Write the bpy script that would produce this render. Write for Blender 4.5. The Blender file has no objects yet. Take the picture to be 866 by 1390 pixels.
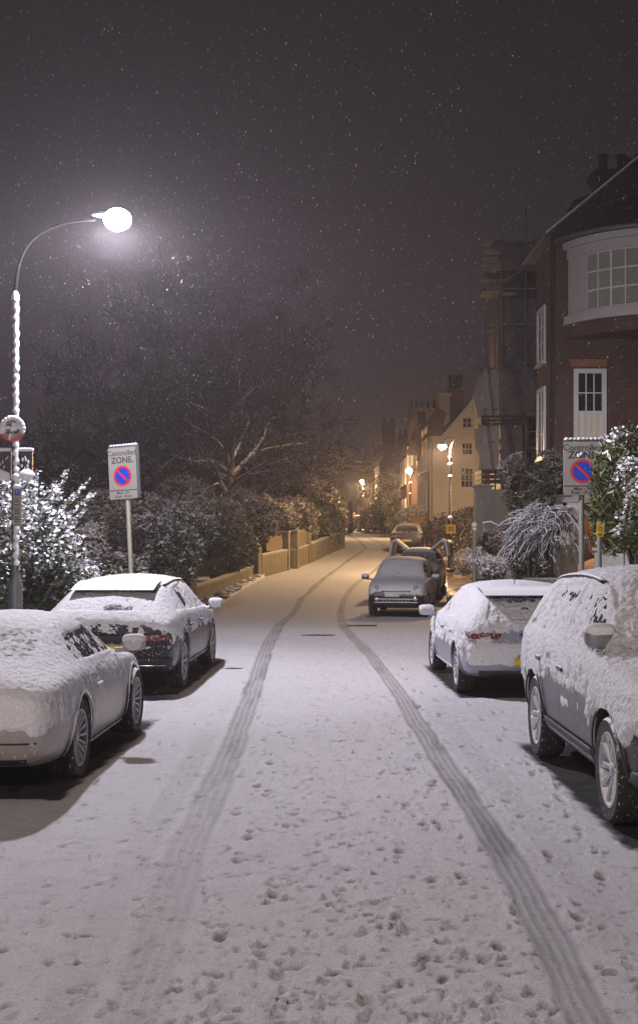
import bpy, bmesh, math, random
import numpy as np
from mathutils import Vector, Matrix
from mathutils.bvhtree import BVHTree
random.seed(7); RS = np.random.RandomState(11)
SC = bpy.context.scene; COL = SC.collection
PI = math.pi
F = 1680.0

# ------------------------------------------------------------------ basics
def at(px, py, Y): return ((px-433)/F*Y, Y, 2.0-(py-730)/F*Y)
PY = [-60,0,24,30,35,40,45,50,54,60,66,72,80,100,125,150,200,420]
PZ = [.35,0,0,-.10,-.24,-.22,-.02,.32,.55,.95,1.28,1.52,1.78,2.1,2.6,3.1,4.0,7.5]
def gz(Y): return float(np.interp(Y, PY, PZ))
RY = [-60,0,20,34,45,54,62,70,80,100,125,150,200,420]
RL = [-4.0,-4,-3.95,-3.5,-3.0,-1.9,-.6,.7,1.7,2.2,2.2,1.2,-2,-16]
RR = [4,4,3.95,3.6,4.6,5.3,6.0,6.7,7.1,7.3,7.2,5.4,2,-12]
def rl(Y): return float(np.interp(Y, RY, RL))
def rr(Y): return float(np.interp(Y, RY, RR))

def tag(o, label=None, cat=None, group=None, kind=None):
    if label: o['label'] = label
    if cat: o['category'] = cat
    if group: o['group'] = group
    if kind: o['kind'] = kind
    return o
def empty(name, loc, rz=0, label=None, cat=None, group=None):
    o = bpy.data.objects.new(name, None); COL.objects.link(o)
    o.empty_display_size = .3
    o.location = loc; o.rotation_euler = (0, 0, rz)
    return tag(o, label, cat, group)
def link(name, me, parent=None):
    o = bpy.data.objects.new(name, me); COL.objects.link(o)
    if parent: o.parent = parent
    return o
def smooth(me, ang=40):
    me.polygons.foreach_set('use_smooth', [True]*len(me.polygons))
    try: me.set_sharp_from_angle(angle=math.radians(ang))
    except Exception: pass

class MB:
    """collects simple shapes into one mesh"""
    def __init__(s): s.v = []; s.f = []; s.m = []; s.mi = 0
    def add(s, vs, fs):
        b = len(s.v); s.v += [tuple(v) for v in vs]
        s.f += [tuple(b+i for i in f) for f in fs]; s.m += [s.mi]*len(fs); return s
    def box(s, a, b, rz=0, c=None):
        x0,y0,z0 = a; x1,y1,z1 = b
        vs = [(x0,y0,z0),(x1,y0,z0),(x1,y1,z0),(x0,y1,z0),(x0,y0,z1),(x1,y0,z1),(x1,y1,z1),(x0,y1,z1)]
        if rz:
            cx, cy = c if c else ((x0+x1)/2, (y0+y1)/2); co, si = math.cos(rz), math.sin(rz)
            vs = [(cx+(x-cx)*co-(y-cy)*si, cy+(x-cx)*si+(y-cy)*co, z) for x,y,z in vs]
        return s.add(vs, [(0,3,2,1),(4,5,6,7),(0,1,5,4),(1,2,6,5),(2,3,7,6),(3,0,4,7)])
    def tube(s, pts, rs, n=8, cap=True):
        pts = [Vector(p) for p in pts]
        if not hasattr(rs, '__len__'): rs = [rs]*len(pts)
        vs = []; ref = None
        for i, p in enumerate(pts):
            d = (pts[min(i+1, len(pts)-1)]-pts[max(i-1, 0)])
            if d.length < 1e-9: d = Vector((0,0,1))
            d.normalize()
            if ref is None: ref = Vector((1,0,0)) if abs(d.x) < .8 else Vector((0,1,0))
            u = (ref-d*ref.dot(d)).normalized(); w = d.cross(u); ref = u
            for k in range(n):
                a = 2*PI*k/n; vs.append(p+(u*math.cos(a)+w*math.sin(a))*rs[i])
        fs = []
        for i in range(len(pts)-1):
            for k in range(n):
                k2 = (k+1) % n; fs.append((i*n+k, i*n+k2, (i+1)*n+k2, (i+1)*n+k))
        if cap:
            fs.append(tuple(range(n-1, -1, -1))); b = (len(pts)-1)*n; fs.append(tuple(range(b, b+n)))
        return s.add(vs, fs)
    def lathe(s, prof, n=24, o=(0,0,0), axis='z'):
        vs = []
        for r, h in prof:
            for k in range(n):
                a = 2*PI*k/n; c, q = r*math.cos(a), r*math.sin(a)
                if axis == 'z': vs.append((o[0]+c, o[1]+q, o[2]+h))
                elif axis == 'x': vs.append((o[0]+h, o[1]+c, o[2]+q))
                else: vs.append((o[0]+c, o[1]+h, o[2]+q))
        fs = []
        for i in range(len(prof)-1):
            for k in range(n):
                k2 = (k+1) % n; fs.append((i*n+k, i*n+k2, (i+1)*n+k2, (i+1)*n+k))
        return s.add(vs, fs)
    def prism(s, poly, d, axis='y', off=0):
        n = len(poly)
        def P(a, b, h):
            return (a, h, b) if axis == 'y' else ((h, a, b) if axis == 'x' else (a, b, h))
        vs = [P(a, b, off) for a, b in poly]+[P(a, b, off+d) for a, b in poly]
        fs = [tuple(range(n)), tuple(range(2*n-1, n-1, -1))]+[(i, (i+1) % n, n+(i+1) % n, n+i) for i in range(n)]
        return s.add(vs, fs)
    def ell(s, c, r, nu=14, nv=9, jit=0, sq=1.):
        g_ = lambda v: math.copysign(abs(v)**sq, v)
        prof = []
        b = len(s.v)
        for i in range(nv+1):
            t = PI*i/nv; prof.append((max(1e-4, math.sin(t)), -math.cos(t)))
        vs = []
        for rr_, h in prof:
            for k in range(nu):
                a = 2*PI*k/nu; j = 1+random.uniform(-jit, jit)
                vs.append((c[0]+r[0]*g_(rr_)*g_(math.cos(a))*j, c[1]+r[1]*g_(rr_)*g_(math.sin(a))*j, c[2]+r[2]*g_(h)*j))
        fs = []
        for i in range(nv):
            for k in range(nu):
                k2 = (k+1) % nu; fs.append((i*nu+k, i*nu+k2, (i+1)*nu+k2, (i+1)*nu+k))
        return s.add(vs, fs)
    def build(s, name, mats, parent=None, sm=0, bevel=0):
        me = bpy.data.meshes.new(name); me.from_pydata(s.v, [], s.f)
        if not isinstance(mats, (list, tuple)): mats = [mats]
        for m in mats: me.materials.append(m)
        if len(mats) > 1: me.polygons.foreach_set('material_index', s.m)
        bm = bmesh.new(); bm.from_mesh(me)
        bmesh.ops.recalc_face_normals(bm, faces=bm.faces)
        if bevel: bmesh.ops.bevel(bm, geom=bm.edges[:], offset=bevel, segments=2, affect='EDGES', profile=.6)
        bm.to_mesh(me); bm.free()
        if sm: smooth(me, sm)
        me.update()
        return link(name, me, parent)

# ------------------------------------------------------------------ numpy noise
def _h(ix, iy, iz):
    n = (ix*374761393+iy*668265263+iz*2147483647) & 0xffffffff
    n = ((n ^ (n >> 13))*1274126177) & 0xffffffff
    return ((n ^ (n >> 16)) & 0xffff)/65535.0
def vnoise(x, y, z):
    x = np.asarray(x, float); y = np.asarray(y, float); z = np.asarray(z, float)
    ix, iy, iz = [np.floor(a).astype(np.int64) for a in (x, y, z)]
    fx, fy, fz = x-ix, y-iy, z-iz
    fx, fy, fz = [f*f*(3-2*f) for f in (fx, fy, fz)]
    r = 0
    for dx in (0, 1):
        for dy in (0, 1):
            for dz in (0, 1):
                w = (fx if dx else 1-fx)*(fy if dy else 1-fy)*(fz if dz else 1-fz)
                r = r+w*_h(ix+dx, iy+dy, iz+dz)
    return r
def fbm(x, y, z, sc, o=3):
    r = 0; a = 1; t = 0
    for k in range(o):
        r = r+a*vnoise(x*sc+31*k, y*sc+17*k, z*sc+7*k); t += a; a *= .55; sc *= 2.1
    return r/t
def sstep(a, b, x):
    t = np.clip((x-a)/(b-a), 0, 1); return t*t*(3-2*t)

# ------------------------------------------------------------------ materials
def newmat(name):
    m = bpy.data.materials.new(name); m.use_nodes = True
    nt = m.node_tree; b = nt.nodes['Principled BSDF']
    return m, nt, b
def nd(nt, typ, **kw):
    n = nt.nodes.new(typ)
    for k, v in kw.items(): setattr(n, k, v)
    return n
def noise(nt, scale, detail=3, rough=.55, coord='Object', vec=None):
    n = nd(nt, 'ShaderNodeTexNoise'); n.inputs['Scale'].default_value = scale
    n.inputs['Detail'].default_value = detail; n.inputs['Roughness'].default_value = rough
    if vec is None:
        tc = nd(nt, 'ShaderNodeTexCoord'); vec = tc.outputs[coord]
    nt.links.new(vec, n.inputs['Vector']); return n.outputs['Fac']
def math_(nt, op, a, b=None, c=None):
    n = nd(nt, 'ShaderNodeMath', operation=op)
    for i, x in enumerate((a, b, c)):
        if x is None: continue
        if isinstance(x, (int, float)): n.inputs[i].default_value = x
        else: nt.links.new(x, n.inputs[i])
    return n.outputs[0]
def mixc(nt, fac, a, b):
    n = nd(nt, 'ShaderNodeMix', data_type='RGBA')
    for i, x in ((0, fac), (6, a), (7, b)):
        if isinstance(x, (int, float)): n.inputs[i].default_value = x
        elif isinstance(x, (tuple, list)): n.inputs[i].default_value = (*x[:3], 1)
        else: nt.links.new(x, n.inputs[i])
    return n.outputs[2]
def maprange(nt, x, a, b, lo=0, hi=1):
    n = nd(nt, 'ShaderNodeMapRange', interpolation_type='SMOOTHSTEP')
    nt.links.new(x, n.inputs[0])
    for i, v in ((1, a), (2, b), (3, lo), (4, hi)): n.inputs[i].default_value = v
    return n.outputs[0]
def bump(nt, b, h, strength, dist=.02):
    n = nd(nt, 'ShaderNodeBump'); n.inputs['Strength'].default_value = strength
    n.inputs['Distance'].default_value = dist
    nt.links.new(h, n.inputs['Height']); nt.links.new(n.outputs[0], b.inputs['Normal'])
SNOW = (.80, .80, .83)
def mat(name, col, rough=.6, metal=0, var=.15, scale=6, bmp=0, bscale=40, spec=.5, emit=None, es=0):
    m, nt, b = newmat(name)
    c = mixc(nt, noise(nt, scale), tuple(x*(1-var) for x in col), tuple(min(1, x*(1+var)) for x in col))
    nt.links.new(c, b.inputs['Base Color'])
    b.inputs['Roughness'].default_value = rough; b.inputs['Metallic'].default_value = metal
    b.inputs['Specular IOR Level'].default_value = spec
    if bmp: bump(nt, b, noise(nt, bscale), bmp)
    if emit:
        b.inputs['Emission Color'].default_value = (*emit, 1); b.inputs['Emission Strength'].default_value = es
    return m
def snowy(name, col, rough=.5, metal=0, lo=.2, hi=.6, amt=.5, scale=9, var=.15, bs=60, bstr=.5, col_socket=None, speck=0):
    """a surface on which snow lies wherever it faces up (broken up by noise)"""
    m, nt, b = newmat(name)
    g = nd(nt, 'ShaderNodeNewGeometry'); sp = nd(nt, 'ShaderNodeSeparateXYZ')
    nt.links.new(g.outputs['Normal'], sp.inputs[0])
    n1 = noise(nt, scale, 4, .65)
    f = math_(nt, 'ADD', sp.outputs['Z'], math_(nt, 'MULTIPLY', math_(nt, 'SUBTRACT', n1, .5), amt))
    f = maprange(nt, f, lo, hi)
    if speck:
        n2 = noise(nt, 38, 5, .7)
        f = math_(nt, 'MAXIMUM', f, maprange(nt, n2, .62-speck*.10, .74-speck*.10))
    base = col_socket(nt) if col_socket else mixc(nt, noise(nt, 5), tuple(x*(1-var) for x in col), tuple(min(1, x*(1+var)) for x in col))
    nt.links.new(mixc(nt, f, base, SNOW), b.inputs['Base Color'])
    r = math_(nt, 'MULTIPLY_ADD', f, .85-rough, rough); nt.links.new(r, b.inputs['Roughness'])
    if metal: nt.links.new(math_(nt, 'MULTIPLY_ADD', f, -metal, metal), b.inputs['Metallic'])
    h = math_(nt, 'MULTIPLY', math_(nt, 'ADD', noise(nt, bs), f), 1.0)
    hh = math_(nt, 'MULTIPLY', h, math_(nt, 'MULTIPLY_ADD', f, .9, .1))
    bump(nt, b, hh, bstr, .012)
    return m
def snowmat(name, bs=45, st=.6, col=SNOW, dist=.02):
    m, nt, b = newmat(name)
    n1 = noise(nt, bs, 5, .7)
    c_ = mixc(nt, noise(nt, 3), tuple(c*.92 for c in col), col)
    nt.links.new(mixc(nt, maprange(nt, noise(nt, 110, 3, .8), .42, .62), tuple(c*.72 for c in col), c_), b.inputs['Base Color'])
    b.inputs['Roughness'].default_value = .75; b.inputs['Specular IOR Level'].default_value = .25
    bump(nt, b, n1, st, dist); return m
def brick_socket(c1, c2, mortar, scale=1.0):
    def fn(nt):
        tc = nd(nt, 'ShaderNodeTexCoord'); sp = nd(nt, 'ShaderNodeSeparateXYZ'); nt.links.new(tc.outputs['Object'], sp.inputs[0])
        cb = nd(nt, 'ShaderNodeCombineXYZ')
        nt.links.new(math_(nt, 'ADD', sp.outputs[0], sp.outputs[1]), cb.inputs[0]); nt.links.new(sp.outputs[2], cb.inputs[1])
        br = nd(nt, 'ShaderNodeTexBrick'); nt.links.new(cb.outputs[0], br.inputs['Vector'])
        br.inputs['Scale'].default_value = scale; br.inputs['Brick Width'].default_value = .225; br.inputs['Row Height'].default_value = .075
        br.inputs['Mortar Size'].default_value = .008; br.inputs['Bias'].default_value = 0
        br.inputs['Color1'].default_value = (*c1, 1); br.inputs['Color2'].default_value = (*c2, 1); br.inputs['Mortar'].default_value = (*mortar, 1)
        return mixc(nt, maprange(nt, noise(nt, 1.3, 4), .3, .75), br.outputs['Color'], tuple(x*.6 for x in c1))
    return fn

M = {}
M['snow'] = snowmat('snow', 45, .55)
M['snow_fine'] = snowmat('snow_fine', 70, .5, dist=.012)
M['snow_lump'] = snowmat('snow_lump', 28, .9, dist=.03)
M['brick'] = snowy('red_brick', (.2,.09,.06), .9, lo=.3, hi=.7, amt=.2, col_socket=brick_socket((.115,.055,.036), (.065,.035,.024), (.09,.07,.055)), bstr=.2)
M['brick_y'] = snowy('yellow_brick', (.3,.24,.12), .9, lo=.4, hi=.8, amt=.3, col_socket=brick_socket((.26,.21,.12), (.17,.14,.08), (.18,.16,.12)), bstr=.3)
M['render'] = mat('cream_render', (.62,.55,.43), .9, var=.2, scale=1.2, bmp=.2)
M['render_dirty'] = mat('dirty_render', (.32,.29,.25), .9, var=.3, scale=1.5, bmp=.2)
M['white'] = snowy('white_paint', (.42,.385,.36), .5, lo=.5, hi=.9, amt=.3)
M['wood_w'] = mat('window_paint', (.6,.58,.55), .5, var=.06)
M['glass'] = mat('night_glass', (.012,.013,.015), .08, var=.1, spec=.6)
M['glass_car'] = snowy('car_glass', (.045,.045,.05), .9, lo=.7, hi=1.2, amt=.9, scale=20, speck=.35)
for n_ in M['glass_car'].node_tree.nodes:
    if n_.type == 'BSDF_PRINCIPLED': n_.inputs['Specular IOR Level'].default_value = 0
M['lit'] = mat('lit_window', (.8,.45,.2), .6, emit=(1,.42,.16), es=.9)
M['curtain'] = mat('curtain', (.25,.24,.2), .9, var=.25, scale=14)
M['roof'] = snowy('roof_tile', (.022,.018,.018), .8, lo=.86, hi=1.0, amt=.3, scale=2)
M['dark'] = mat('dark_plastic', (.012,.012,.013), .6, var=.3)
M['rubber'] = snowy('tyre_rubber', (.012,.012,.012), .85, lo=.35, hi=.9, amt=1.5, scale=16, bs=90, speck=.25)
M['rim'] = snowy('alloy_rim', (.38,.38,.40), .35, .7, lo=.1, hi=.6, amt=1.0, scale=22, bs=90, speck=.7)
M['frost'] = mat('frosted_mirror', (.42,.42,.46), .5, var=.2, scale=30)
M['chrome'] = mat('chrome', (.6,.6,.62), .18, 1.0)
M['red'] = snowy('red_lens', (.16,.008,.01), .2, lo=.5, hi=.9, amt=1.2, scale=26, speck=1.0)
M['red_lit'] = mat('red_glow_lens', (.5,.02,.02), .15, emit=(1,.04,.03), es=.25)  # red lens with a weak glow of its own, also used on unlit reflectors
M['lens'] = mat('clear_lens', (.35,.35,.37), .12, var=.2, scale=30)
M['amber'] = mat('amber_lens', (.6,.25,.03), .2)
M['plate_y'] = mat('plate_yellow', (.62,.46,.05), .4)
M['plate_w'] = mat('plate_white', (.6,.6,.58), .4)
M['black_txt'] = mat('black_lettering', (.02,.02,.022), .6)
M['blue'] = mat('blue_badge', (.01,.07,.45), .4)
M['metal_g'] = snowy('painted_steel', (.10,.11,.11), .45, .2, lo=.35, hi=.8, amt=.8, scale=14)
M['metal_black'] = snowy('black_iron', (.015,.015,.017), .4, .3, lo=.4, hi=.8, amt=.6, scale=14)
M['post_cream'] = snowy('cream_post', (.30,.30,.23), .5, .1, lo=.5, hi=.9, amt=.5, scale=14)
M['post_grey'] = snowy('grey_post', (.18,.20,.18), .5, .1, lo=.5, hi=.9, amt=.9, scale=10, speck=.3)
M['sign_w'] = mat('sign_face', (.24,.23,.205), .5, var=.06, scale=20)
M['sign_red'] = mat('sign_red', (.55,.02,.015), .4, var=.05)
M['sign_blue'] = mat('sign_blue', (.01,.04,.42), .4, var=.05)
M['sign_yel'] = mat('sign_yellow', (.75,.48,.02), .5, var=.05)
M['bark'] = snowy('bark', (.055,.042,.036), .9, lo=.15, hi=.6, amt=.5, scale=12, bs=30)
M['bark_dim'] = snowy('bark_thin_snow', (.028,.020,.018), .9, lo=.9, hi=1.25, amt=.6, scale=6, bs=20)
M['twig_snow'] = snowy('snowy_twig', (.09,.065,.05), .9, lo=.10, hi=.5, amt=.7, scale=14, bs=30)
M['leaf'] = mat('leaf', (.045,.065,.022), .5, var=.5, scale=8)
M['leaf_y'] = mat('leaf_olive', (.13,.14,.035), .5, var=.5, scale=8)
M['leaf_dark'] = mat('leaf_dark', (.025,.035,.018), .6, var=.5, scale=5)
M['leaf_brown'] = mat('leaf_brown', (.09,.065,.045), .8, var=.4, scale=5)
M['leaf_snow'] = mat('snow_on_leaf', (.78,.78,.80), .8, var=.06, scale=20)
M['leaf_snow_dim'] = mat('thin_snow_on_leaf', (.30,.27,.25), .85, var=.2, scale=5)
M['wood'] = mat('fence_board', (.22,.17,.10), .8, var=.25, scale=9)
M['wood_dark'] = mat('fence_dark', (.04,.032,.028), .85, var=.3, scale=4)
M['net'] = mat('scaffold_netting', (.36,.32,.29), .9, var=.3, scale=2.2, bmp=.5, bscale=3)
M['net_dark'] = mat('scaffold_sheet_dark', (.13,.105,.095), .9, var=.35, scale=2.2, bmp=.5, bscale=3)
M['plank'] = mat('scaffold_board', (.30,.22,.14), .85, var=.3, scale=3)
M['pole'] = mat('scaffold_pole', (.2,.19,.18), .4, .6)
M['orange_lit_wall'] = mat('orange_lit_brick', (.5,.26,.08), .85, var=.2, scale=4)  # orange of the street lamps is put into the base colour

# ------------------------------------------------------------------ world, camera, render
w = bpy.data.worlds.new('World'); SC.world = w; w.use_nodes = True
nt = w.node_tree; bg = nt.nodes['Background']
sky = nd(nt, 'ShaderNodeTexSky', sky_type='NISHITA'); sky.sun_disc = False
sky.sun_elevation = math.radians(-6); sky.sun_rotation = math.radians(200)
tc = nd(nt, 'ShaderNodeTexCoord'); sp = nd(nt, 'ShaderNodeSeparateXYZ'); nt.links.new(tc.outputs['Generated'], sp.inputs[0])
glow = mixc(nt, maprange(nt, sp.outputs[2], -.1, .7), (.0235,.0178,.0198), (.0165,.0132,.0155))   # cloud lit by the town
addn = nd(nt, 'ShaderNodeMix', data_type='RGBA', blend_type='ADD'); addn.inputs[0].default_value = 1
sc_ = nd(nt, 'ShaderNodeVectorMath', operation='SCALE'); sc_.inputs['Scale'].default_value = .02
nt.links.new(sky.outputs[0], sc_.inputs[0])
nt.links.new(glow, addn.inputs[6]); nt.links.new(sc_.outputs[0], addn.inputs[7])
nt.links.new(addn.outputs[2], bg.inputs[0]); bg.inputs[1].default_value = 1.0

cam = bpy.data.objects.new('camera', bpy.data.cameras.new('camera')); COL.objects.link(cam)
cam.location = (0, 0, 2.0); cam.rotation_euler = (math.radians(90), 0, 0)
cam.data.sensor_fit = 'VERTICAL'; cam.data.sensor_height = 24; cam.data.lens = 24*F/1390
cam.data.shift_y = 35/1390; cam.data.clip_end = 2000; cam.data.clip_start = .05
SC.camera = cam
SC.view_settings.view_transform = 'Standard'; SC.view_settings.look = 'None'
SC.view_settings.exposure = 0; SC.view_settings.gamma = 1
SC.cycles.use_denoising = True; SC.cycles.max_bounces = 5; SC.cycles.diffuse_bounces = 3
SC.cycles.volume_bounces = 0; SC.cycles.sample_clamp_indirect = 3
SC.cycles.volume_step_rate = 4

def lamp_light(name, loc, P, col, rad, parent=None):
    l = bpy.data.lights.new(name, 'POINT'); l.energy = P; l.color = col; l.shadow_soft_size = rad
    o = bpy.data.objects.new(name, l); COL.objects.link(o); o.location = loc
    if parent: o.parent = parent
    # street-lantern optics: most light thrown out to the sides, little above the horizontal
    l.use_nodes = True; nt = l.node_tree; em = nt.nodes['Emission']
    tc = nd(nt, 'ShaderNodeTexCoord'); sp = nd(nt, 'ShaderNodeSeparateXYZ'); nt.links.new(tc.outputs['Normal'], sp.inputs[0])
    rp = nd(nt, 'ShaderNodeValToRGB'); rp.color_ramp.interpolation = 'EASE'
    cr = rp.color_ramp.elements; cr[0].position = 0; cr[0].color = (.28,.28,.28,1); cr[1].position = 1; cr[1].color = (.30,.30,.30,1)
    for p_, v_ in ((.12,.40),(.25,.72),(.36,1.0),(.46,.95),(.53,.42),(.62,.26)):
        el = cr.new(p_); el.color = (v_, v_, v_, 1)
    nt.links.new(math_(nt, 'MULTIPLY_ADD', sp.outputs[2], .5, .5), rp.inputs[0])
    nt.links.new(math_(nt, 'MULTIPLY', rp.outputs[0], 3.1), em.inputs['Strength'])
    return o

# ------------------------------------------------------------------ road
def ypix_to_Y(py):
    lo, hi = 3., 200.
    for _ in range(50):
        mid = (lo+hi)/2
        if 730+(2-gz(mid))*F/mid > py: lo = mid
        else: hi = mid
    return lo
def ground_pt(px, py):
    Y = ypix_to_Y(py); return ((px-433)/F*Y, Y)
T_right = [(900,1600),(760,1290),(703,1185),(655,1110),(603,1035),(570,985),(540,935),(505,890),(482,868),(466,850),(461,832),(466,812),(478,796),(500,780),(520,764),(532,752)]
T_left = [(120,1600),(205,1290),(262,1140),(318,1010),(345,935),(362,880),(382,845),(408,812),(436,787),(466,765),(486,752),(497,744)]
cars = []   # (x, y, rz, L, W) footprints, filled before the road is made
# x, y = centre on the ground; the nose points along local +Y
CAR_POS = {
 'sports': (-2.83, 11.57, -.048, 4.45, 1.86),
 'estate': (-2.60, 18.0, -.045, 4.75, 1.80),
 'suv':    (2.91, 10.03, PI+.015, 4.42, 1.86),
 'hatch':  (2.62, 17.45, .03, 4.2, 1.80),
 'mini':   (2.52, 37.0, PI-.17, 4.1, 1.72),
 'wing':   (3.62, 44.6, PI-.17, 4.4, 1.80),
 'dark':   (4.85, 66.0, -.16, 4.3, 1.80),
}
def make_road():
    Ys = [2.0]
    while Ys[-1] < 34: Ys.append(Ys[-1]*1.0036)
    while Ys[-1] < 200: Ys.append(Ys[-1]*1.010)
    Ys = np.array(Ys); U = np.linspace(0, 1, 500)
    L = np.interp(Ys, RY, RL); R = np.interp(Ys, RY, RR)
    X = L[:, None]+(R-L)[:, None]*U[None, :]
    Y = np.repeat(Ys[:, None], len(U), 1)
    Z = np.repeat(np.interp(Ys, PY, PZ)[:, None], len(U), 1)
    near = sstep(45, 25, Y)
    d = .022*(fbm(X, Y, 0*X, .6, 4)-.5)+near*(.016*(fbm(X, Y, 0*X, 4, 4)-.5)+.009*(fbm(X+50, Y, 0*X, 17, 3)-.5))
    # crossing foot-scuffed belt: lots of dents and small thrown lumps
    wear = np.zeros_like(X); bare = np.zeros_like(X)
    def stamp(cx, cy, rx, ry, ang, depth, rim, w=0.):
        depth *= 1.45; rim *= 1.3
        R_ = max(rx, ry)*1.9
        i0, i1 = np.searchsorted(Ys, [cy-R_, cy+R_])
        if i1-i0 < 2: return
        l, r = np.interp(cy, RY, RL), np.interp(cy, RY, RR)
        j0, j1 = [int(np.clip((v-l)/(r-l)*499, 0, 499)) for v in (cx-R_, cx+R_)]
        if j1-j0 < 2: return
        dx = X[i0:i1, j0:j1]-cx; dy = Y[i0:i1, j0:j1]-cy
        c, s = math.cos(ang), math.sin(ang)
        u = (dx*c+dy*s)/rx; v = (-dx*s+dy*c)/ry
        q = np.sqrt(u*u+v*v)+.35*(vnoise(dx*40+cx*9, dy*40, 0*dx+cy)-.5)
        d[i0:i1, j0:j1] += -depth*sstep(1.0, .55, q)+rim*np.exp(-((q-1.15)/.22)**2)
        if w: wear[i0:i1, j0:j1] = np.maximum(wear[i0:i1, j0:j1], w*sstep(1.0, .5, q))
    for k in range(3400):                     # dents, scuffs
        y = 4.8+28*RS.rand()**1.7; t = RS.rand()
        x = (RS.normal(.35, .85) if t < .6 else RS.uniform(-3.4, 3.6))
        if abs(x) > 3.9: continue
        rx = RS.uniform(.008, .034); ry = rx*RS.uniform(.5, 2.2)
        stamp(x, y, rx, ry, RS.uniform(0, PI), RS.uniform(.006, .018), RS.uniform(.001, .007), RS.uniform(0, .75))
    for (x0, y0, hd, n_, sg) in ((.9, 4.6, .02, 22, 1), (-.3, 4.9, -.05, 20, -1), (1.45, 6.5, .12, 9, 1), (.35, 5.2, .10, 18, 1), (1.9, 9.5, .0, 12, -1), (-1.1, 6.0, -.09, 9, 1), (.0, 8.0, .25, 7, 1))[:5]:
        for q in range(n_):                  # walking trails: heel and sole, left and right in turn
            a = -hd+RS.normal(0, .09); fx, fy = math.sin(hd), math.cos(hd)
            px_, py_ = x0+fx*.68*q+(.1 if q % 2 else -.1)+RS.normal(0, .03), y0+fy*.68*q+RS.normal(0, .05)
            dep = RS.uniform(.010, .018); w_ = RS.uniform(.3, .75)
            stamp(px_, py_, .042, .085, a, dep, .004, w_); stamp(px_-fx*.16, py_-fy*.16*sg, .034, .042, a, dep, .004, w_*.8)
            for c_ in range(4): stamp(px_+RS.normal(0, .12), py_+RS.normal(0, .16), .02*RS.uniform(.5, 1.3), .02, RS.uniform(0, PI), -RS.uniform(.006, .016), 0)
    for k in range(4200):                    # loose crumbs of snow
        y = 4.8+24*RS.rand()**1.6; x = RS.normal(.4, 1.1) if RS.rand() < .55 else RS.uniform(-3.5, 3.6)
        s = RS.uniform(.007, .022)*RS.uniform(.5, 1.2)
        stamp(x, y, s, s*RS.uniform(.6, 1.5), RS.uniform(0, PI), -RS.uniform(.006, .02), 0)
    # tyre tracks
    for line, wdt, seed in ((T_right, .108, 1), (T_left, .125, 2)):
        P = [ground_pt(*p) for p in line]; P.sort(key=lambda p: p[1])
        ty = np.array([p[1] for p in P]); tx = np.array([p[0] for p in P])
        # smooth it
        yy = np.linspace(ty[0], ty[-1], 600); xx = np.interp(yy, ty, tx)
        kk = np.hanning(41); kk /= kk.sum(); xs = np.convolve(np.pad(xx, 20, 'edge'), kk, 'valid')
        cx = np.interp(Y, yy, xs)
        off = (X-cx)+.035*(fbm(0*X+seed, Y, 0*X, 1.1, 3)-.5)+.022*(fbm(X, Y, 0*X, 6, 3)-.5)
        wd = wdt*(1-.003*np.clip(Y-20, 0, 60))*(.82+.36*fbm(X, Y, 0*X, 1.4, 3))
        m = sstep(wd+.02, wd-.02, np.abs(off))
        if seed == 2: m *= .35+.65*sstep(6, 16, Y)*1.0
        ribs = .5+.5*np.cos(off/wd*PI*4)
        edge = np.exp(-((np.abs(off)-wd-.025)/.02)**2)*.003*fbm(X, Y, 0*X, 3, 2)
        lug = .5+.5*np.sin(Y*2*PI/.05+off*40)
        d = d*(1-m*.8)-m*.013+m*ribs**3*.007*near+m*near*.002*lug+edge*near
        tone = (.50-.30*ribs**2*near)*(.60+.6*fbm(X*2, Y*.5, 0*X, 1.6, 5))*(1-.25*sstep(20, 40, Y))
        wear = np.maximum(wear*(1-m), m*tone)
        bare = np.maximum(bare, m*.30*sstep(.50, .75, fbm(X*3+3, Y*.5, 0*X, 2.0, 5)))
        # a second, fainter pass beside it
        off2 = off-(.34 if seed == 1 else -.3)
        m2 = sstep(.13, .08, np.abs(off2))*(.5*sstep(16, 11, Y))*fbm(X, Y, 0*X, .9, 3)
        d -= m2*.008; wear = np.maximum(wear, m2*.35)
    # sheltered ground under the cars
    for (x, y, rz, Lc, Wc) in CAR_POS.values():
        dx = X-x; dy = Y-y; c, s = math.cos(rz), math.sin(rz)
        u = dx*c+dy*s; v = -dx*s+dy*c
        q = np.maximum(np.abs(u)/(Wc/2+.03), np.abs(v)/(Lc/2-.12)); q = q+.10*(fbm(X, Y, 0*X, 6, 3)-.5)+.04*(fbm(X, Y, 0*X, 25, 2)-.5)
        m = sstep(1.03, .93, q); bare = np.maximum(bare, m*(.94+.06*fbm(X, Y, 0*X, 9, 3)))
        d = d*(1-m)-.02*m
    # slots where the snow has gone (crossing studs, covers)
    for (x0, x1, py, th) in ((408, 456, 862, .22), (470, 513, 849, .34), (468, 492, 841, .14), (496, 515, 838, .1)):
        a = ground_pt(x0, py); b = ground_pt(x1, py)
        m = sstep(0, .06, X-a[0])*sstep(0, .06, b[0]-X)*sstep(th+.05, th-.03, np.abs(Y-a[1])+.25*(fbm(X, Y, 0*X, 7, 3)-.5))
        bare = np.maximum(bare, np.minimum(1, m*1.3)); d -= m*.015
    # gutters, wet strip in front of the far house
    Z = Z+d
    nY, nX = X.shape
    co = np.stack([X, Y, Z], -1).reshape(-1, 3)
    i = np.arange(nY*nX).reshape(nY, nX)
    fc = np.stack([i[:-1, :-1], i[:-1, 1:], i[1:, 1:], i[1:, :-1]], -1).reshape(-1, 4)
    me = bpy.data.meshes.new('road')
    me.vertices.add(len(co)); me.vertices.foreach_set('co', co.ravel())
    me.loops.add(fc.size); me.loops.foreach_set('vertex_index', fc.ravel())
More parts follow.
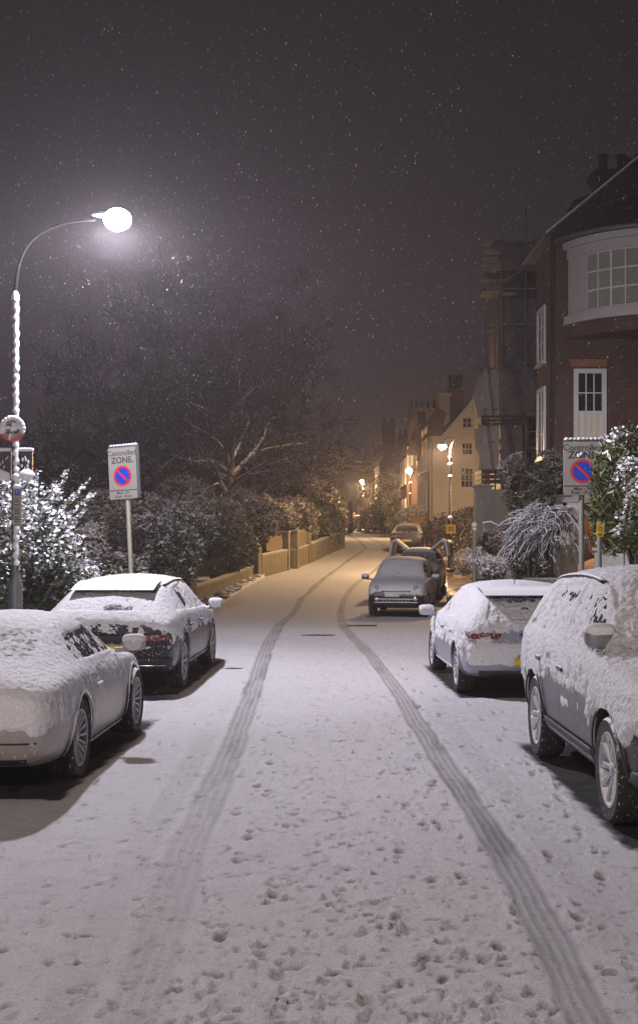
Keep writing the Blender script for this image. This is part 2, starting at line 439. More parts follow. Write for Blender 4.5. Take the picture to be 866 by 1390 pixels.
    me.polygons.add(len(fc)); me.polygons.foreach_set('loop_start', np.arange(0, fc.size, 4)); me.polygons.foreach_set('loop_total', np.full(len(fc), 4))
    me.polygons.foreach_set('use_smooth', np.ones(len(fc), bool))
    for nm, arr in (('wear', wear), ('bare', bare)):
        a = me.attributes.new(nm, 'FLOAT', 'POINT'); a.data.foreach_set('value', arr.ravel().astype(np.float32))
    me.update(calc_edges=True)
    m, nt, b = newmat('trodden_snow')
    aw = nd(nt, 'ShaderNodeAttribute', attribute_name='wear'); ab = nd(nt, 'ShaderNodeAttribute', attribute_name='bare')
    sn = mixc(nt, noise(nt, 2.2, 4), (.68,.67,.69), (.86,.86,.88))
    sn = mixc(nt, maprange(nt, noise(nt, 7, 6, .75), .50, .72), sn, (.50,.48,.49))
    sn = mixc(nt, maprange(nt, noise(nt, 130, 3, .8), .40, .60), (.56,.54,.56), sn)
    sn = mixc(nt, math_(nt, 'MULTIPLY', maprange(nt, noise(nt, 24, 6, .85), .57, .66), .85), sn, (.26,.245,.245))
    c1 = mixc(nt, aw.outputs['Fac'], sn, (.085,.078,.078))
    asph = mixc(nt, noise(nt, 60, 3), (.010,.010,.011), (.035,.034,.034))
    sp2 = maprange(nt, noise(nt, 34, 4, .75), .66, .72)
    asph = mixc(nt, sp2, asph, (.2,.2,.21))
    nt.links.new(mixc(nt, ab.outputs['Fac'], c1, asph), b.inputs['Base Color'])
    nt.links.new(math_(nt, 'MULTIPLY_ADD', ab.outputs['Fac'], .1, .8), b.inputs['Roughness'])
    b.inputs['Specular IOR Level'].default_value = .12
    bump(nt, b, noise(nt, 42, 7, .8), .75, .022)
    me.materials.append(m)
    tag(link('road', me), kind='structure')
make_road()

def strip(name, fa, fb, y0, y1, h, m, n=120, kerb=.12):
    """a pavement: top sheet between two x-profiles with kerb faces down to the road"""
    mb = MB(); ys = np.linspace(y0, y1, n)
    ring = []
    for y in ys:
        a, b = fa(y), fb(y); g = gz(y)
        ring.append([(a, y, g-.1), (a, y, g+h-.02), (a+(.03 if b > a else -.03), y, g+h), ]+[(a+(b-a)*t, y, g+h+.02*(random.random()-.5)) for t in (.15,.3,.45,.6,.75,.9)]+[(b, y, g+h), (b, y, g-.1)])
    k = len(ring[0]); vs = [p for r in ring for p in r]
    fs = [(i*k+j, i*k+j+1, (i+1)*k+j+1, (i+1)*k+j) for i in range(n-1) for j in range(k-1)]
    mb.add(vs, fs); o = mb.build(name, m, sm=50); return tag(o, kind='structure')
M['ground_snow'] = snowmat('ground_snow', 12, .8, dist=.05)
strip('pavement_left', rl, lambda y: rl(y)-1.25, -20, 200, .12, M['ground_snow'])
# right pavement: snow, then a stretch of wet bricks where it has melted, then snow
def wet_brick(nt):
    br = nd(nt, 'ShaderNodeTexBrick'); tcn = nd(nt, 'ShaderNodeTexCoord'); nt.links.new(tcn.outputs['Object'], br.inputs['Vector'])
    br.inputs['Scale'].default_value = 1; br.inputs['Brick Width'].default_value = .6; br.inputs['Row Height'].default_value = .4; br.inputs['Mortar Size'].default_value = .02
    br.inputs['Color1'].default_value = (.16,.09,.05,1); br.inputs['Color2'].default_value = (.09,.05,.035,1); br.inputs['Mortar'].default_value = (.03,.02,.02,1)
    return mixc(nt, maprange(nt, noise(nt, 2.2, 5, .7), .52, .62), br.outputs['Color'], (.62,.60,.58))
m_, nt_, b_ = newmat('wet_paving'); nt_.links.new(wet_brick(nt_), b_.inputs['Base Color']); b_.inputs['Roughness'].default_value = .28; bump(nt_, b_, noise(nt_, 8, 4), .5, .03)
M['wet'] = m_
strip('pavement_right', rr, lambda y: rr(y)+1.5, -20, 28, .12, M['ground_snow'])
strip('pavement_right_wet', rr, lambda y: rr(y)+1.6, 28, 58, .12, M['wet'])
strip('pavement_right_far', rr, lambda y: rr(y)+1.6, 58, 200, .12, M['ground_snow'])
# open ground under everything, to the horizon
mb = MB(); gy = [-60,-20,0,12,24,30,35,40,45,50,54,60,66,72,80,100,125,150,200,300,420]; gx = [-300,-80,-30,-10,10,30,80,300]
mb.add([(x, y, gz(y)-.06) for y in gy for x in gx], [(i*8+j, i*8+j+1, (i+1)*8+j+1, (i+1)*8+j) for i in range(len(gy)-1) for j in range(7)])
tag(mb.build('ground', M['ground_snow']), kind='structure')
# road surface behind the camera
mb = MB(); mb.add([(-4, -30, -.0), (4, -30, -.0), (4, 2.0, 0), (-4, 2.0, 0)], [(0,1,2,3)])
o = mb.build('road_behind', M['ground_snow']); o.location.z = .0; tag(o, kind='structure')

# ------------------------------------------------------------------ cars
def ringpts(st):
    y, zb, wb, zm, wm, zs, ws, wt, zt = st
    h = [(0, zb), (wb-.14, zb), (wb, zb+.06), (wm, zm), (ws, zs), (ws-.05, zs+.035+.02*(zt-zs > .2)),
         (wt+(ws-wt)*.14, zs+(zt-zs)*.80), (wt*.80, zt-.01), (0, zt+.025)]
    return [(x, y, z) for x, z in h]
def loft(stations, level):
    st = [ringpts(s) for s in stations]; k = len(st[0]); bm = bmesh.new()
    grid = []
    for r in st:
        row = [None]*(2*k-2)
        for i, p in enumerate(r):
            row[i] = bm.verts.new(p)
            if 0 < i < k-1: row[-i] = bm.verts.new((-p[0], p[1], p[2]))
        grid.append(row)
    n = 2*k-2
    for a, b in zip(grid[:-1], grid[1:]):
        for i in range(n): bm.faces.new((a[i], a[(i+1) % n], b[(i+1) % n], b[i]))
    for row, flip in ((grid[0], False), (grid[-1], True)):
        for i in range(k-1):
            A, B = row[i], row[i+1]; C, D = row[-(i+1)] if i+1 < k-1 else None, row[-i] if i else None
            vs = [v for v in (A, B, C, D) if v]
            if len(vs) > 2: bm.faces.new(vs)
    bmesh.ops.recalc_face_normals(bm, faces=bm.faces)
    me = bpy.data.meshes.new('tmp'); bm.to_mesh(me); bm.free()
    return subdiv(me, level)
def subdiv(me, level):
    o = bpy.data.objects.new('tmp', me); COL.objects.link(o)
    m = o.modifiers.new('s', 'SUBSURF'); m.levels = level; m.render_levels = level
    dg = bpy.context.evaluated_depsgraph_get(); out = bpy.data.meshes.new_from_object(o.evaluated_get(dg))
    bpy.data.objects.remove(o); return out
def bvh_of(me):
    bm = bmesh.new(); bm.from_mesh(me); t = BVHTree.FromBMesh(bm); bm.free(); return t
def lerp_poly(pts, t):
    if len(pts) == 1: return pts[0]
    f = t*(len(pts)-1); i = min(int(f), len(pts)-2); f -= i
    return (pts[i][0]*(1-f)+pts[i+1][0]*f, pts[i][1]*(1-f)+pts[i+1][1]*f)
def patch(name, bvh, side, bot, top, m, parent, off=.005, nu=16, nv=8, mirror=False, thick=0):
    """panel that lies on the body: outline in the (y,z) or (x,z) plane thrown onto it"""
    mb = MB(); sides = ('+x', '-x') if side == 'x' else (side,)
    objs = []
    for sd in sides:
        mb = MB(); ids = {}; vs = []
        for j in range(nv+1):
            for i in range(nu+1):
                a = lerp_poly(bot, i/nu); b = lerp_poly(top, i/nu); t = j/nv
                p, q = a[0]*(1-t)+b[0]*t, a[1]*(1-t)+b[1]*t
                o, d = {'+x': ((3, p, q), (-1,0,0)), '-x': ((-3, p, q), (1,0,0)), 'f': ((p, 5, q), (0,-1,0)), 'r': ((p, -5, q), (0,1,0)), 't': ((p, q, 4), (0,0,-1))}[sd]
                h = bvh.ray_cast(Vector(o), Vector(d))
                if h[0] is None: continue
                nrm = h[1] if h[1].dot(Vector(d)) < 0 else -h[1]
                ids[(i, j)] = len(vs); vs.append(h[0]+nrm*off)
        fs = []
        for j in range(nv):
            for i in range(nu):
                q = [ids.get(k) for k in ((i, j), (i+1, j), (i+1, j+1), (i, j+1))]
                if None not in q: fs.append(q)
        if not fs: continue
        mb.add(vs, fs); ob = mb.build(name, m, parent, sm=60)
        if thick:
            md = ob.modifiers.new('thickness', 'SOLIDIFY'); md.thickness = thick; md.offset = 1
        objs.append(ob)
    return objs
def wheel(parent, x, y, r, wdt, side, spokes=10, detail=True, steer=0, rimr=.7):
    """side=+1 outer face towards +x"""
    n = 40 if detail else 18; W = wdt/2
    e = MB(); R = r
    prof = [(R*rimr, -W*.9), (R*.93, -W), (R*.985, -W*.8), (R, -W*.5), (R, W*.5), (R*.985, W*.8), (R*.93, W), (R*rimr, W*.9), (R*(rimr-.03), W*.7)]
    e.lathe(prof, n, axis='x')
    t = e.build('wheel', M['rubber'], parent, sm=50)
    t.location = (x, y, r); t.rotation_euler = (0, 0, steer)
    q = MB(); rr_ = R*rimr; s = side
    q.lathe([(rr_*1.02, s*W*.86), (rr_*1.0, s*W*.93), (rr_*.94, s*W*.9), (rr_*.91, s*W*.55), (rr_*.91, -s*W*.6)], n, axis='x')
    for k in range(spokes):
        a = 2*PI*k/spokes; da = .5*PI/spokes*.75
        c0, c1 = math.cos, math.sin
        def P(rad, ang, h): return (s*h, rad*c0(ang), rad*c1(ang))
        vs = []
        for rad, dd, h in ((rr_*.16, da*2.2, W*.62), (rr_*.55, da*.95, W*.72), (rr_*.94, da*.75, W*.86)):
            vs += [P(rad, a-dd, h), P(rad, a+dd, h), P(rad, a+dd, h-.03), P(rad, a-dd, h-.03)]
        fs = []
        for b in (0, 4): fs += [(b, b+1, b+5, b+4), (b+1, b+2, b+6, b+5), (b+2, b+3, b+7, b+6), (b+3, b, b+4, b+7)]
        q.add(vs, fs)
    q.lathe([(rr_*.2, s*W*.5), (rr_*.2, s*W*.68), (rr_*.12, s*W*.74), (.001, s*W*.75)], 16, axis='x')
    q.build('rim', M['rim'], t, sm=35)
    d = MB(); d.lathe([(rr_*.9, -s*W*.2), (.001, -s*W*.2)], n, axis='x'); d.lathe([(rr_*.6, s*W*.1), (rr_*.6, s*W*.2), (.001, s*W*.2)], 20, axis='x')
    d.build('brake_disc', M['dark'], t)
    return t
def snow_layer(me, spec, parent, seed=0.):
    n = len(me.vertices); co = np.empty(n*3); me.vertices.foreach_get('co', co); co = co.reshape(-1, 3)
    nr = np.empty(n*3); me.vertex_normals.foreach_get('vector', nr); nr = nr.reshape(-1, 3)
    x, y, z = co.T; nx, ny, nz = nr.T
    N1 = fbm(x+seed, y, z, 3.0, 3)-.5; N2 = fbm(x, y+seed, z, 14, 3)-.5; N3 = fbm(x+9, y, z+seed, 34, 2)-.5
    up = sstep(spec.get('lo', -.02), spec.get('hi', .5), nz+.7*N1+.5*N2)
    side = spec.get('side', .5)*sstep(.0, .26, .55*(fbm(x, y, z+seed, 5, 4)-.5)+.75*(fbm(x+4, y, z+seed, 15, 4)-.5)+spec.get('side_b', .05)+.5*(z-spec.get('zside', .75)))
    cov = np.maximum(up, side)
    for (a, s_) in spec.get('clear', []):
        x0, x1, y0, y1, z0, z1 = a; e = .035
        w_ = N2*.10
        m = (sstep(x0-e, x0+e, x+w_)*sstep(x1+e, x1-e, x+w_)*sstep(y0-e, y0+e, y+w_)*sstep(y1+e, y1-e, y+w_)*sstep(z0-e, z0+e, z+w_)*sstep(z1+e, z1-e, z+w_))
        cov = cov*(1-m*s_)
    for (a, s_) in spec.get('add', []):
        x0, x1, y0, y1, z0, z1 = a; e = .06
        w_ = N2*.16
        m = (sstep(x0-e, x0+e, x+w_)*sstep(x1+e, x1-e, x+w_)*sstep(y0-e, y0+e, y+w_)*sstep(y1+e, y1-e, y+w_)*sstep(z0-e, z0+e, z+w_)*sstep(z1+e, z1-e, z+w_))
        cov = np.maximum(cov, m*s_)
    win = np.zeros_like(x)
    def inq(u, v, bot, top):
        bz = np.interp(u, [bot[0][0], bot[-1][0]], [bot[0][1], bot[-1][1]]); tz = np.interp(u, [top[0][0], top[-1][0]], [top[0][1], top[-1][1]])
        tt = np.clip((v-bz)/(tz-bz+1e-6), 0, 1); l = bot[0][0]*(1-tt)+top[0][0]*tt; r = bot[-1][0]*(1-tt)+top[-1][0]*tt
        return sstep(-.012, .02, u-l)*sstep(-.012, .02, r-u)*sstep(-.012, .02, v-bz)*sstep(-.012, .02, tz-v)
    for b_, t_ in spec['sidewin']: win = np.maximum(win, inq(y, z, b_, t_)*(np.abs(x) > .4))
    win = np.maximum(win, inq(x, z, *spec['screen'])*(y > .2)*.8); win = np.maximum(win, inq(x, z, *spec['rear'])*(y < -.6)*.8)
    cov = cov*sstep(spec['zmin']-.05, spec['zmin']+.12, z+.3*N1)
    lump = spec.get('lump', 1.0)
    tk = spec.get('thick', .026)
    cov = cov*(1-.55*win*(1-.4*sstep(.0,.3,N1+.1)))
    lump = lump*(1+1.1*win)
    t = tk*cov*(1+lump*(.9*N2+.55*N3))-.011+.010*cov+lump*.006*N3*(cov > .15)
    co2 = co+nr*t[:, None]
    bm = bmesh.new(); bm.from_mesh(me); bm.verts.ensure_lookup_table()
    for i, v in enumerate(bm.verts): v.co = co2[i]
    R = spec['arch']
    dele = []
    for f in bm.faces:
        if all(t[v.index] < -.006 for v in f.verts): dele.append(f); continue
        c = f.calc_center_median()
        for ay in spec['axles']:
            if abs(c.x) > .45 and (c.y-ay)**2+(c.z-spec['wr'])**2 < (R+.004)**2: dele.append(f); break
    bmesh.ops.delete(bm, geom=dele, context='FACES')
    m2 = bpy.data.meshes.new('snow_layer'); bm.to_mesh(m2); bm.free(); smooth(m2, 180)
    m2.materials.clear(); m2.materials.append(M['snow_fine'] if spec.get('lump', 1) < .8 else M['snow_lump'])
    return link('snow_layer', m2, parent)
def boolean_arches(me, spec, bodymat):
    o = bpy.data.objects.new('tmpb', me); COL.objects.link(o); cut = []
    R = spec['arch']; r = spec['wr']
    for ay in spec['axles']:
        for s in (-1, 1):
            mb = MB(); x0 = spec['hw']-.34; mb.lathe([(.001, s*x0), (R, s*x0), (R, s*1.3), (.001, s*1.3)], 48, axis='x')
            c = mb.build('cut', M['dark']); c.location = (0, ay, r)
            bmx = bmesh.new(); bmx.from_mesh(c.data); bmesh.ops.remove_doubles(bmx, verts=bmx.verts, dist=.002); bmesh.ops.recalc_face_normals(bmx, faces=bmx.faces); bmx.to_mesh(c.data); bmx.free()
            md = o.modifiers.new('b', 'BOOLEAN'); md.operation = 'DIFFERENCE'; md.object = c; md.solver = 'EXACT'; cut.append(c)
    bpy.context.view_layer.update()
    dg = bpy.context.evaluated_depsgraph_get(); out = bpy.data.meshes.new_from_object(o.evaluated_get(dg))
    bpy.data.objects.remove(o)
    for c in cut: bpy.data.objects.remove(c)
    out.materials.clear(); out.materials.append(bodymat); out.materials.append(M['dark'])
    idx = []
    for p in out.polygons:
        c = p.center; k = 0
        for ay in spec['axles']:
            if (c.y-ay)**2+(c.z-r)**2 < (R+.003)**2 and abs(c.x) > .3 and abs(c.x) < spec['hw']+.1:
                d = math.hypot(c.y-ay, c.z-r)
                if d > R-.02 and abs(p.normal.x) < .35 or abs(c.x) < spec['hw']-.30: k = 1
        if c.z < spec['zmin_body']+.03: k = 1
        idx.append(k)
    out.polygons.foreach_set('material_index', idx); smooth(out, 40)
    return out
def text_mesh(name, s, size, loc, rot, m, parent, ext=.001, bold=0):
    cu = bpy.data.curves.new(name, 'FONT'); cu.body = s; cu.size = size; cu.extrude = ext; cu.align_x = 'CENTER'; cu.align_y = 'CENTER'
    cu.offset = bold; cu.resolution_u = 3
    o = bpy.data.objects.new('t', cu); COL.objects.link(o); dg = bpy.context.evaluated_depsgraph_get()
    me = bpy.data.meshes.new_from_object(o.evaluated_get(dg)); bpy.data.objects.remove(o); bpy.data.curves.remove(cu)
    me.materials.clear(); me.materials.append(m)
    r = link(name, me, parent); r.location = loc; r.rotation_euler = rot; return r

def paint(name, col, rough=.35, metal=.3, lo=.35, hi=.75, speck=.5):
    return snowy(name, col, rough, metal, lo=lo, hi=hi, amt=.9, scale=10, bs=70, bstr=.6, speck=speck)
# station: y, zb, wb, zm, wm, zs, ws, wt, zt
ST = {}
ST['suv'] = dict(st=[
 (-2.20,.50,.62,.70,.74,.98,.72,.60,1.03),(-2.16,.34,.80,.62,.87,1.00,.84,.66,1.12),(-2.02,.27,.86,.60,.91,1.03,.88,.66,1.38),
 (-1.86,.26,.88,.60,.925,1.04,.895,.66,1.53),(-1.5,.24,.88,.60,.93,1.04,.905,.67,1.60),(-.7,.24,.88,.58,.93,1.03,.91,.68,1.645),
 (.0,.24,.88,.58,.93,1.02,.91,.68,1.635),(.35,.24,.88,.58,.93,1.01,.91,.67,1.58),(.68,.24,.88,.58,.93,1.00,.91,.66,1.40),
 (1.02,.24,.88,.60,.93,.99,.91,.66,1.16),(1.16,.24,.88,.60,.93,.98,.90,.66,1.09),(1.5,.25,.88,.62,.93,.95,.89,.62,1.05),(1.85,.26,.86,.62,.91,.92,.86,.58,1.00),
 (2.08,.28,.78,.60,.84,.87,.79,.54,.92),(2.19,.34,.66,.58,.74,.80,.70,.50,.83),(2.22,.42,.58,.58,.64,.72,.60,.46,.74)],
 hw=.93, wr=.355, arch=.405, axles=(1.33,-1.33), zmin_body=.24, wd=.23,
 sidewin=[([(-1.75,1.12),(-1.2,1.10)],[(-1.45,1.45),(-1.2,1.50)]),([(-1.14,1.10),(-.30,1.09)],[(-1.14,1.50),(-.30,1.54)]),([(-.22,1.09),(.92,1.07)],[(-.22,1.54),(.30,1.50)])],
 screen=([(-.72,1.12),(.72,1.12)],[(-.60,1.54),(.60,1.54)]), rear=([(-.62,1.16),(.62,1.16)],[(-.52,1.50),(.52,1.50)]),
 mirror=(.78,.74,1.20), doors=[(-1.18,-.26),(-.26,.86)], belt=1.03, sill=.40)
ST['hatch'] = dict(st=[
 (-2.10,.48,.58,.66,.70,.88,.68,.52,.93),(-2.06,.34,.76,.60,.84,.92,.80,.58,1.02),(-1.94,.27,.84,.58,.885,.96,.85,.60,1.20),
 (-1.76,.25,.86,.56,.90,.97,.865,.60,1.36),(-1.40,.22,.86,.55,.90,.97,.87,.61,1.455),(-.6,.20,.86,.54,.90,.95,.88,.62,1.495),
 (.0,.20,.86,.54,.90,.93,.88,.62,1.475),(.35,.20,.86,.54,.90,.92,.88,.61,1.41),(.75,.20,.86,.54,.90,.91,.88,.61,1.20),
 (1.05,.20,.86,.55,.90,.90,.87,.62,1.01),(1.2,.20,.86,.56,.90,.88,.86,.60,.97),(1.6,.22,.84,.56,.88,.82,.83,.56,.88),
 (1.92,.22,.78,.54,.82,.76,.76,.50,.80),(2.06,.28,.66,.50,.70,.68,.66,.44,.71),(2.10,.34,.56,.48,.60,.62,.56,.40,.64)],
 hw=.90, wr=.33, arch=.375, axles=(1.30,-1.30), zmin_body=.20, wd=.21,
 sidewin=[([(-1.14,1.02),(-.30,1.00)],[(-1.02,1.34),(-.30,1.39)]),([(-.22,1.00),(.90,.96)],[(-.22,1.39),(.28,1.35)])],
 screen=([(-.68,1.02),(.68,1.02)],[(-.55,1.38),(.55,1.38)]), rear=([(-.60,1.04),(.60,1.04)],[(-.50,1.36),(.50,1.36)]),
 mirror=(.74,.93,1.0), doors=[(-1.12,-.26),(-.26,.84)], belt=.97, sill=.34)
ST['estate'] = dict(st=[
 (-2.38,.50,.60,.66,.74,.86,.72,.56,.93),(-2.34,.36,.80,.60,.88,.90,.85,.62,1.00),(-2.2,.28,.88,.58,.93,.95,.89,.64,1.10),
 (-1.98,.26,.90,.56,.95,.98,.91,.63,1.24),(-1.65,.24,.90,.55,.95,.99,.92,.62,1.38),(-1.2,.22,.90,.54,.95,.98,.92,.64,1.455),(-.5,.22,.90,.54,.95,.96,.92,.65,1.49),
 (.15,.22,.90,.54,.95,.94,.92,.65,1.475),(.5,.22,.90,.54,.95,.93,.92,.64,1.42),(.9,.22,.90,.54,.95,.92,.92,.64,1.22),
 (1.22,.22,.90,.55,.95,.91,.91,.66,1.02),(1.38,.22,.90,.56,.95,.89,.90,.64,.98),(1.8,.24,.88,.56,.93,.84,.88,.60,.90),
 (2.15,.24,.82,.54,.86,.78,.80,.54,.82),(2.33,.3,.70,.50,.74,.70,.70,.46,.73),(2.38,.36,.58,.48,.64,.64,.6,.42,.66)],
 hw=.95, wr=.36, arch=.41, axles=(1.43,-1.43), zmin_body=.22, wd=.24,
 sidewin=[([(-1.72,1.06),(-1.14,1.04)],[(-1.35,1.28),(-1.14,1.33)]),([(-1.08,1.04),(-.18,1.01)],[(-1.08,1.34),(-.18,1.40)]),([(-.10,1.01),(1.05,.98)],[(-.10,1.40),(.42,1.36)])],
 screen=([(-.70,1.03),(.70,1.03)],[(-.56,1.39),(.56,1.39)]), rear=([(-.66,1.08),(.66,1.08)],[(-.54,1.345),(.54,1.345)]),
 mirror=(.88,.97,1.02), doors=[(-1.12,-.14),(-.14,1.0)], belt=.98, sill=.36)
ST['sports'] = dict(st=[
 (-2.24,.40,.55,.56,.66,.70,.66,.50,.76),(-2.20,.28,.76,.50,.83,.74,.80,.58,.84),(-2.05,.22,.84,.48,.91,.79,.87,.62,.91),
 (-1.7,.18,.86,.48,.95,.83,.91,.58,.97),(-1.3,.16,.86,.48,.955,.85,.91,.54,1.08),(-.9,.15,.86,.46,.935,.83,.88,.53,1.20),(-.5,.14,.85,.44,.91,.80,.87,.52,1.29),
 (-.05,.14,.85,.44,.90,.79,.86,.52,1.315),(.3,.14,.85,.44,.90,.78,.86,.53,1.27),(.65,.14,.85,.44,.90,.78,.86,.56,1.08),
 (.98,.14,.85,.44,.90,.78,.86,.58,.88),(1.15,.14,.85,.45,.90,.78,.85,.54,.82),(1.5,.15,.84,.46,.89,.76,.83,.48,.76),
 (1.9,.17,.76,.44,.82,.66,.76,.44,.68),(2.15,.22,.62,.40,.68,.55,.63,.38,.57),(2.22,.28,.5,.38,.56,.48,.52,.34,.50)],
 hw=.93, wr=.335, arch=.365, axles=(1.18,-1.20), zmin_body=.14, wd=.27,
 sidewin=[([(-.95,.93),(.72,.90)],[(-.62,1.14),(.22,1.17)])],
 screen=([(-.60,.92),(.60,.92)],[(-.48,1.20),(.48,1.20)]), rear=([(-.56,.99),(.56,.99)],[(-.46,1.20),(.46,1.20)]),
 mirror=(.62,.90,.96), doors=[(-.66,.62)], belt=.84, sill=.26)
ST['mini'] = dict(st=[
 (-2.02,.48,.62,.66,.72,.98,.70,.56,1.03),(-1.98,.32,.78,.62,.83,1.0,.80,.60,1.2),(-1.86,.25,.83,.58,.86,1.02,.84,.62,1.46),
 (-1.5,.22,.84,.56,.87,1.02,.85,.64,1.60),(-.6,.22,.84,.56,.87,1.0,.85,.66,1.65),(.1,.22,.84,.56,.87,.99,.85,.65,1.63),
 (.5,.22,.84,.56,.87,.98,.85,.64,1.52),(.85,.22,.84,.56,.87,.97,.85,.63,1.28),(1.12,.22,.84,.58,.87,.96,.84,.62,1.08),(1.3,.22,.84,.6,.86,.94,.82,.58,1.03),
 (1.7,.24,.82,.6,.84,.88,.79,.54,.96),(1.92,.26,.76,.58,.79,.82,.74,.5,.88),(2.02,.3,.66,.54,.7,.74,.66,.44,.78),(2.05,.36,.56,.52,.6,.66,.56,.4,.69)],
 hw=.86, wr=.32, arch=.365, axles=(1.26,-1.26), zmin_body=.22, wd=.2,
 sidewin=[([(-1.6,1.08),(-1.16,1.07)],[(-1.45,1.44),(-1.16,1.48)]),([(-1.1,1.07),(-.2,1.05)],[(-1.1,1.48),(-.2,1.52)]),([(-.12,1.05),(.98,1.03)],[(-.12,1.52),(.48,1.46)])],
 screen=([(-.68,1.09),(.68,1.09)],[(-.58,1.52),(.58,1.52)]), rear=([(-.6,1.12),(.6,1.12)],[(-.52,1.48),(.52,1.48)]),
 mirror=(.86,.94,1.08), doors=[(-1.1,-.16),(-.16,.9)], belt=1.0, sill=.36)

def make_car(style, pos, rz, label, group, bodymat, opts, z=None, level=3, slevel=4, scale=(1,1,1)):
    s = dict(ST[style]); s.update(opts.get('snow', {}))
    s['zmin'] = opts.get('snow', {}).get('zmin', .3)
    x, y = pos
    e = empty('parked_car', (x, y, gz(y) if z is None else z), rz, label, 'car', group)
    e.scale = scale
    me = loft(s['st'], level); bvh = bvh_of(me); L = s['st'][-1][0]; Rr = s['st'][0][0]
    sme = loft(s['st'], slevel)
    body = boolean_arches(me, s, bodymat); link('body', body, e)
    snow_layer(sme, s, e, seed=abs(x)*3+1)
    for b, t in s['sidewin']: patch('side_window', bvh, 'x', b, t, M['glass_car'], e)
    patch('windscreen', bvh, 'f', *s['screen'], M['glass_car'], e)
    patch('rear_window', bvh, 'r', *s['rear'], M['glass_car'], e)
    # wheels
    for ay in s['axles']:
        for sd in (-1, 1):
            wheel(e, sd*(s['hw']-s['wd']/2-.012), ay, s['wr'], s['wd'], sd, opts.get('spokes', 10), level > 2, opts.get('steer', 0) if ay > 0 else 0, s.get('rimr', .70))
    for sd in ('+x', '-x'):
        for ay in s['axles']:            # raised lip round each arch
            R = s['arch']; arc_i = []; arc_o = []
            for k in range(15):
                a = math.radians(-12+204*k/14); arc_i.append((ay+(R+.001)*math.cos(a), s['wr']+(R+.001)*math.sin(a))); arc_o.append((ay+(R+.032)*math.cos(a), s['wr']+(R+.032)*math.sin(a)))
            patch('arch_lip', bvh, sd, arc_i, arc_o, opts.get('lipmat', bodymat), e, off=.010, nu=28, nv=2, thick=.01)
    # door gaps, handles, sills
    for (a, b) in s['doors']:
        zt = s['belt']; 
        for yy in ((a, b) if (a, b) == s['doors'][0] else (b,)):
            patch('door_gap', bvh, 'x', [(yy-.004, s['sill']), (yy+.004, s['sill'])], [(yy-.004, zt-.01), (yy+.004, zt-.01)], M['dark'], e, off=.002, nu=1, nv=14)
        patch('door_handle', bvh, 'x', [(a+.06, zt-.16), (a+.24, zt-.16)], [(a+.06, zt-.125), (a+.24, zt-.125)], bodymat, e, off=.022, nu=6, nv=2, thick=.02)
    patch('sill', bvh, 'x', [(s['axles'][1]+s['arch']+.03, s['sill']-.14), (s['axles'][0]-s['arch']-.03, s['sill']-.14)], [(s['axles'][1]+s['arch']+.03, s['sill']-.04), (s['axles'][0]-s['arch']-.03, s['sill']-.04)], opts.get('sillmat', bodymat), e, off=.012, nu=16, nv=3, thick=.012)
    # mirrors
    my, mx, mz = s['mirror']
    for sd in (-1, 1):
        mb = MB(); mb.ell((sd*(mx+.09), my, mz), (.115, .075, .085 if style == 'suv' else .07), 20, 12, 0, .68)
        mb.tube([(sd*(mx-.10), my+.02, mz-.06), (sd*(mx+.04), my, mz-.05)], .025, 8)
        mo = mb.build('wing_mirror', opts.get('mirmat', bodymat), e, sm=60)
        if level > 2:
            g = MB(); g.lathe([(.001, -.079), (.052, -.077), (.058, -.070)], 18, o=(0,0,0), axis='y'); go = g.build('mirror_glass', M['frost'], mo); go.location = (sd*(mx+.095), my, mz); go.scale = (1.55, 1, 1.05)
            # snow cap
            g = MB(); g.ell((sd*(mx+.09), my, mz+.045), (.117, .080, .055), 20, 10, .03, .75); g.build('mirror_snow', M['snow_fine'], mo, sm=80)
    for nm, fn in opts.get('extra', []): fn(e, bvh, s)
    return e
def P2(x0, x1, z0, z1): return [(x0, z0), (x1, z0)], [(x0, z1), (x1, z1)]
def both(fn):
    fn(1); fn(-1)
# --- sports car (far left, tail towards us)
def sports_extra(e, bvh, s):
    for q in (1, -1):
        for o in patch('tail_light', bvh, 'r', [(q*.50,.66),(q*.86,.68)], [(q*.50,.735),(q*.84,.765)], M['red'], e, off=-.004, nu=10, nv=3, thick=.008): pass
    patch('bumper_groove', bvh, 'r', [(-.80,.435),(.80,.435)], [(-.80,.450),(.80,.450)], M['dark'], e, off=.003, nu=24, nv=1)
    patch('number_plate', bvh, 'r', *P2(-.26,.26,.47,.58), M['plate_y'], e, off=.012, nu=6, nv=2, thick=.006)
    patch('valance', bvh, 'r', [(-.70,.24),(.70,.24)], [(-.72,.32),(.72,.32)], M['dark'], e, off=.004, nu=20, nv=2)
    for q in (1, -1):
        mb = MB(); mb.lathe([(.045,-.06),(.045,.03),(.034,.03),(.034,-.03)], 16, o=(q*.46,-2.2,.26), axis='y'); mb.build('exhaust', M['chrome'], e, sm=40)
    patch('quarter_line', bvh, 'x', [(-.80,.30),(-.786,.30)], [(-.66,.80),(-.646,.80)], M['dark'], e, off=.003, nu=1, nv=10)
pt_sport = paint('silver_beige_paint', (.36,.33,.31), .3, .4, lo=.0, hi=.5, speck=.6)
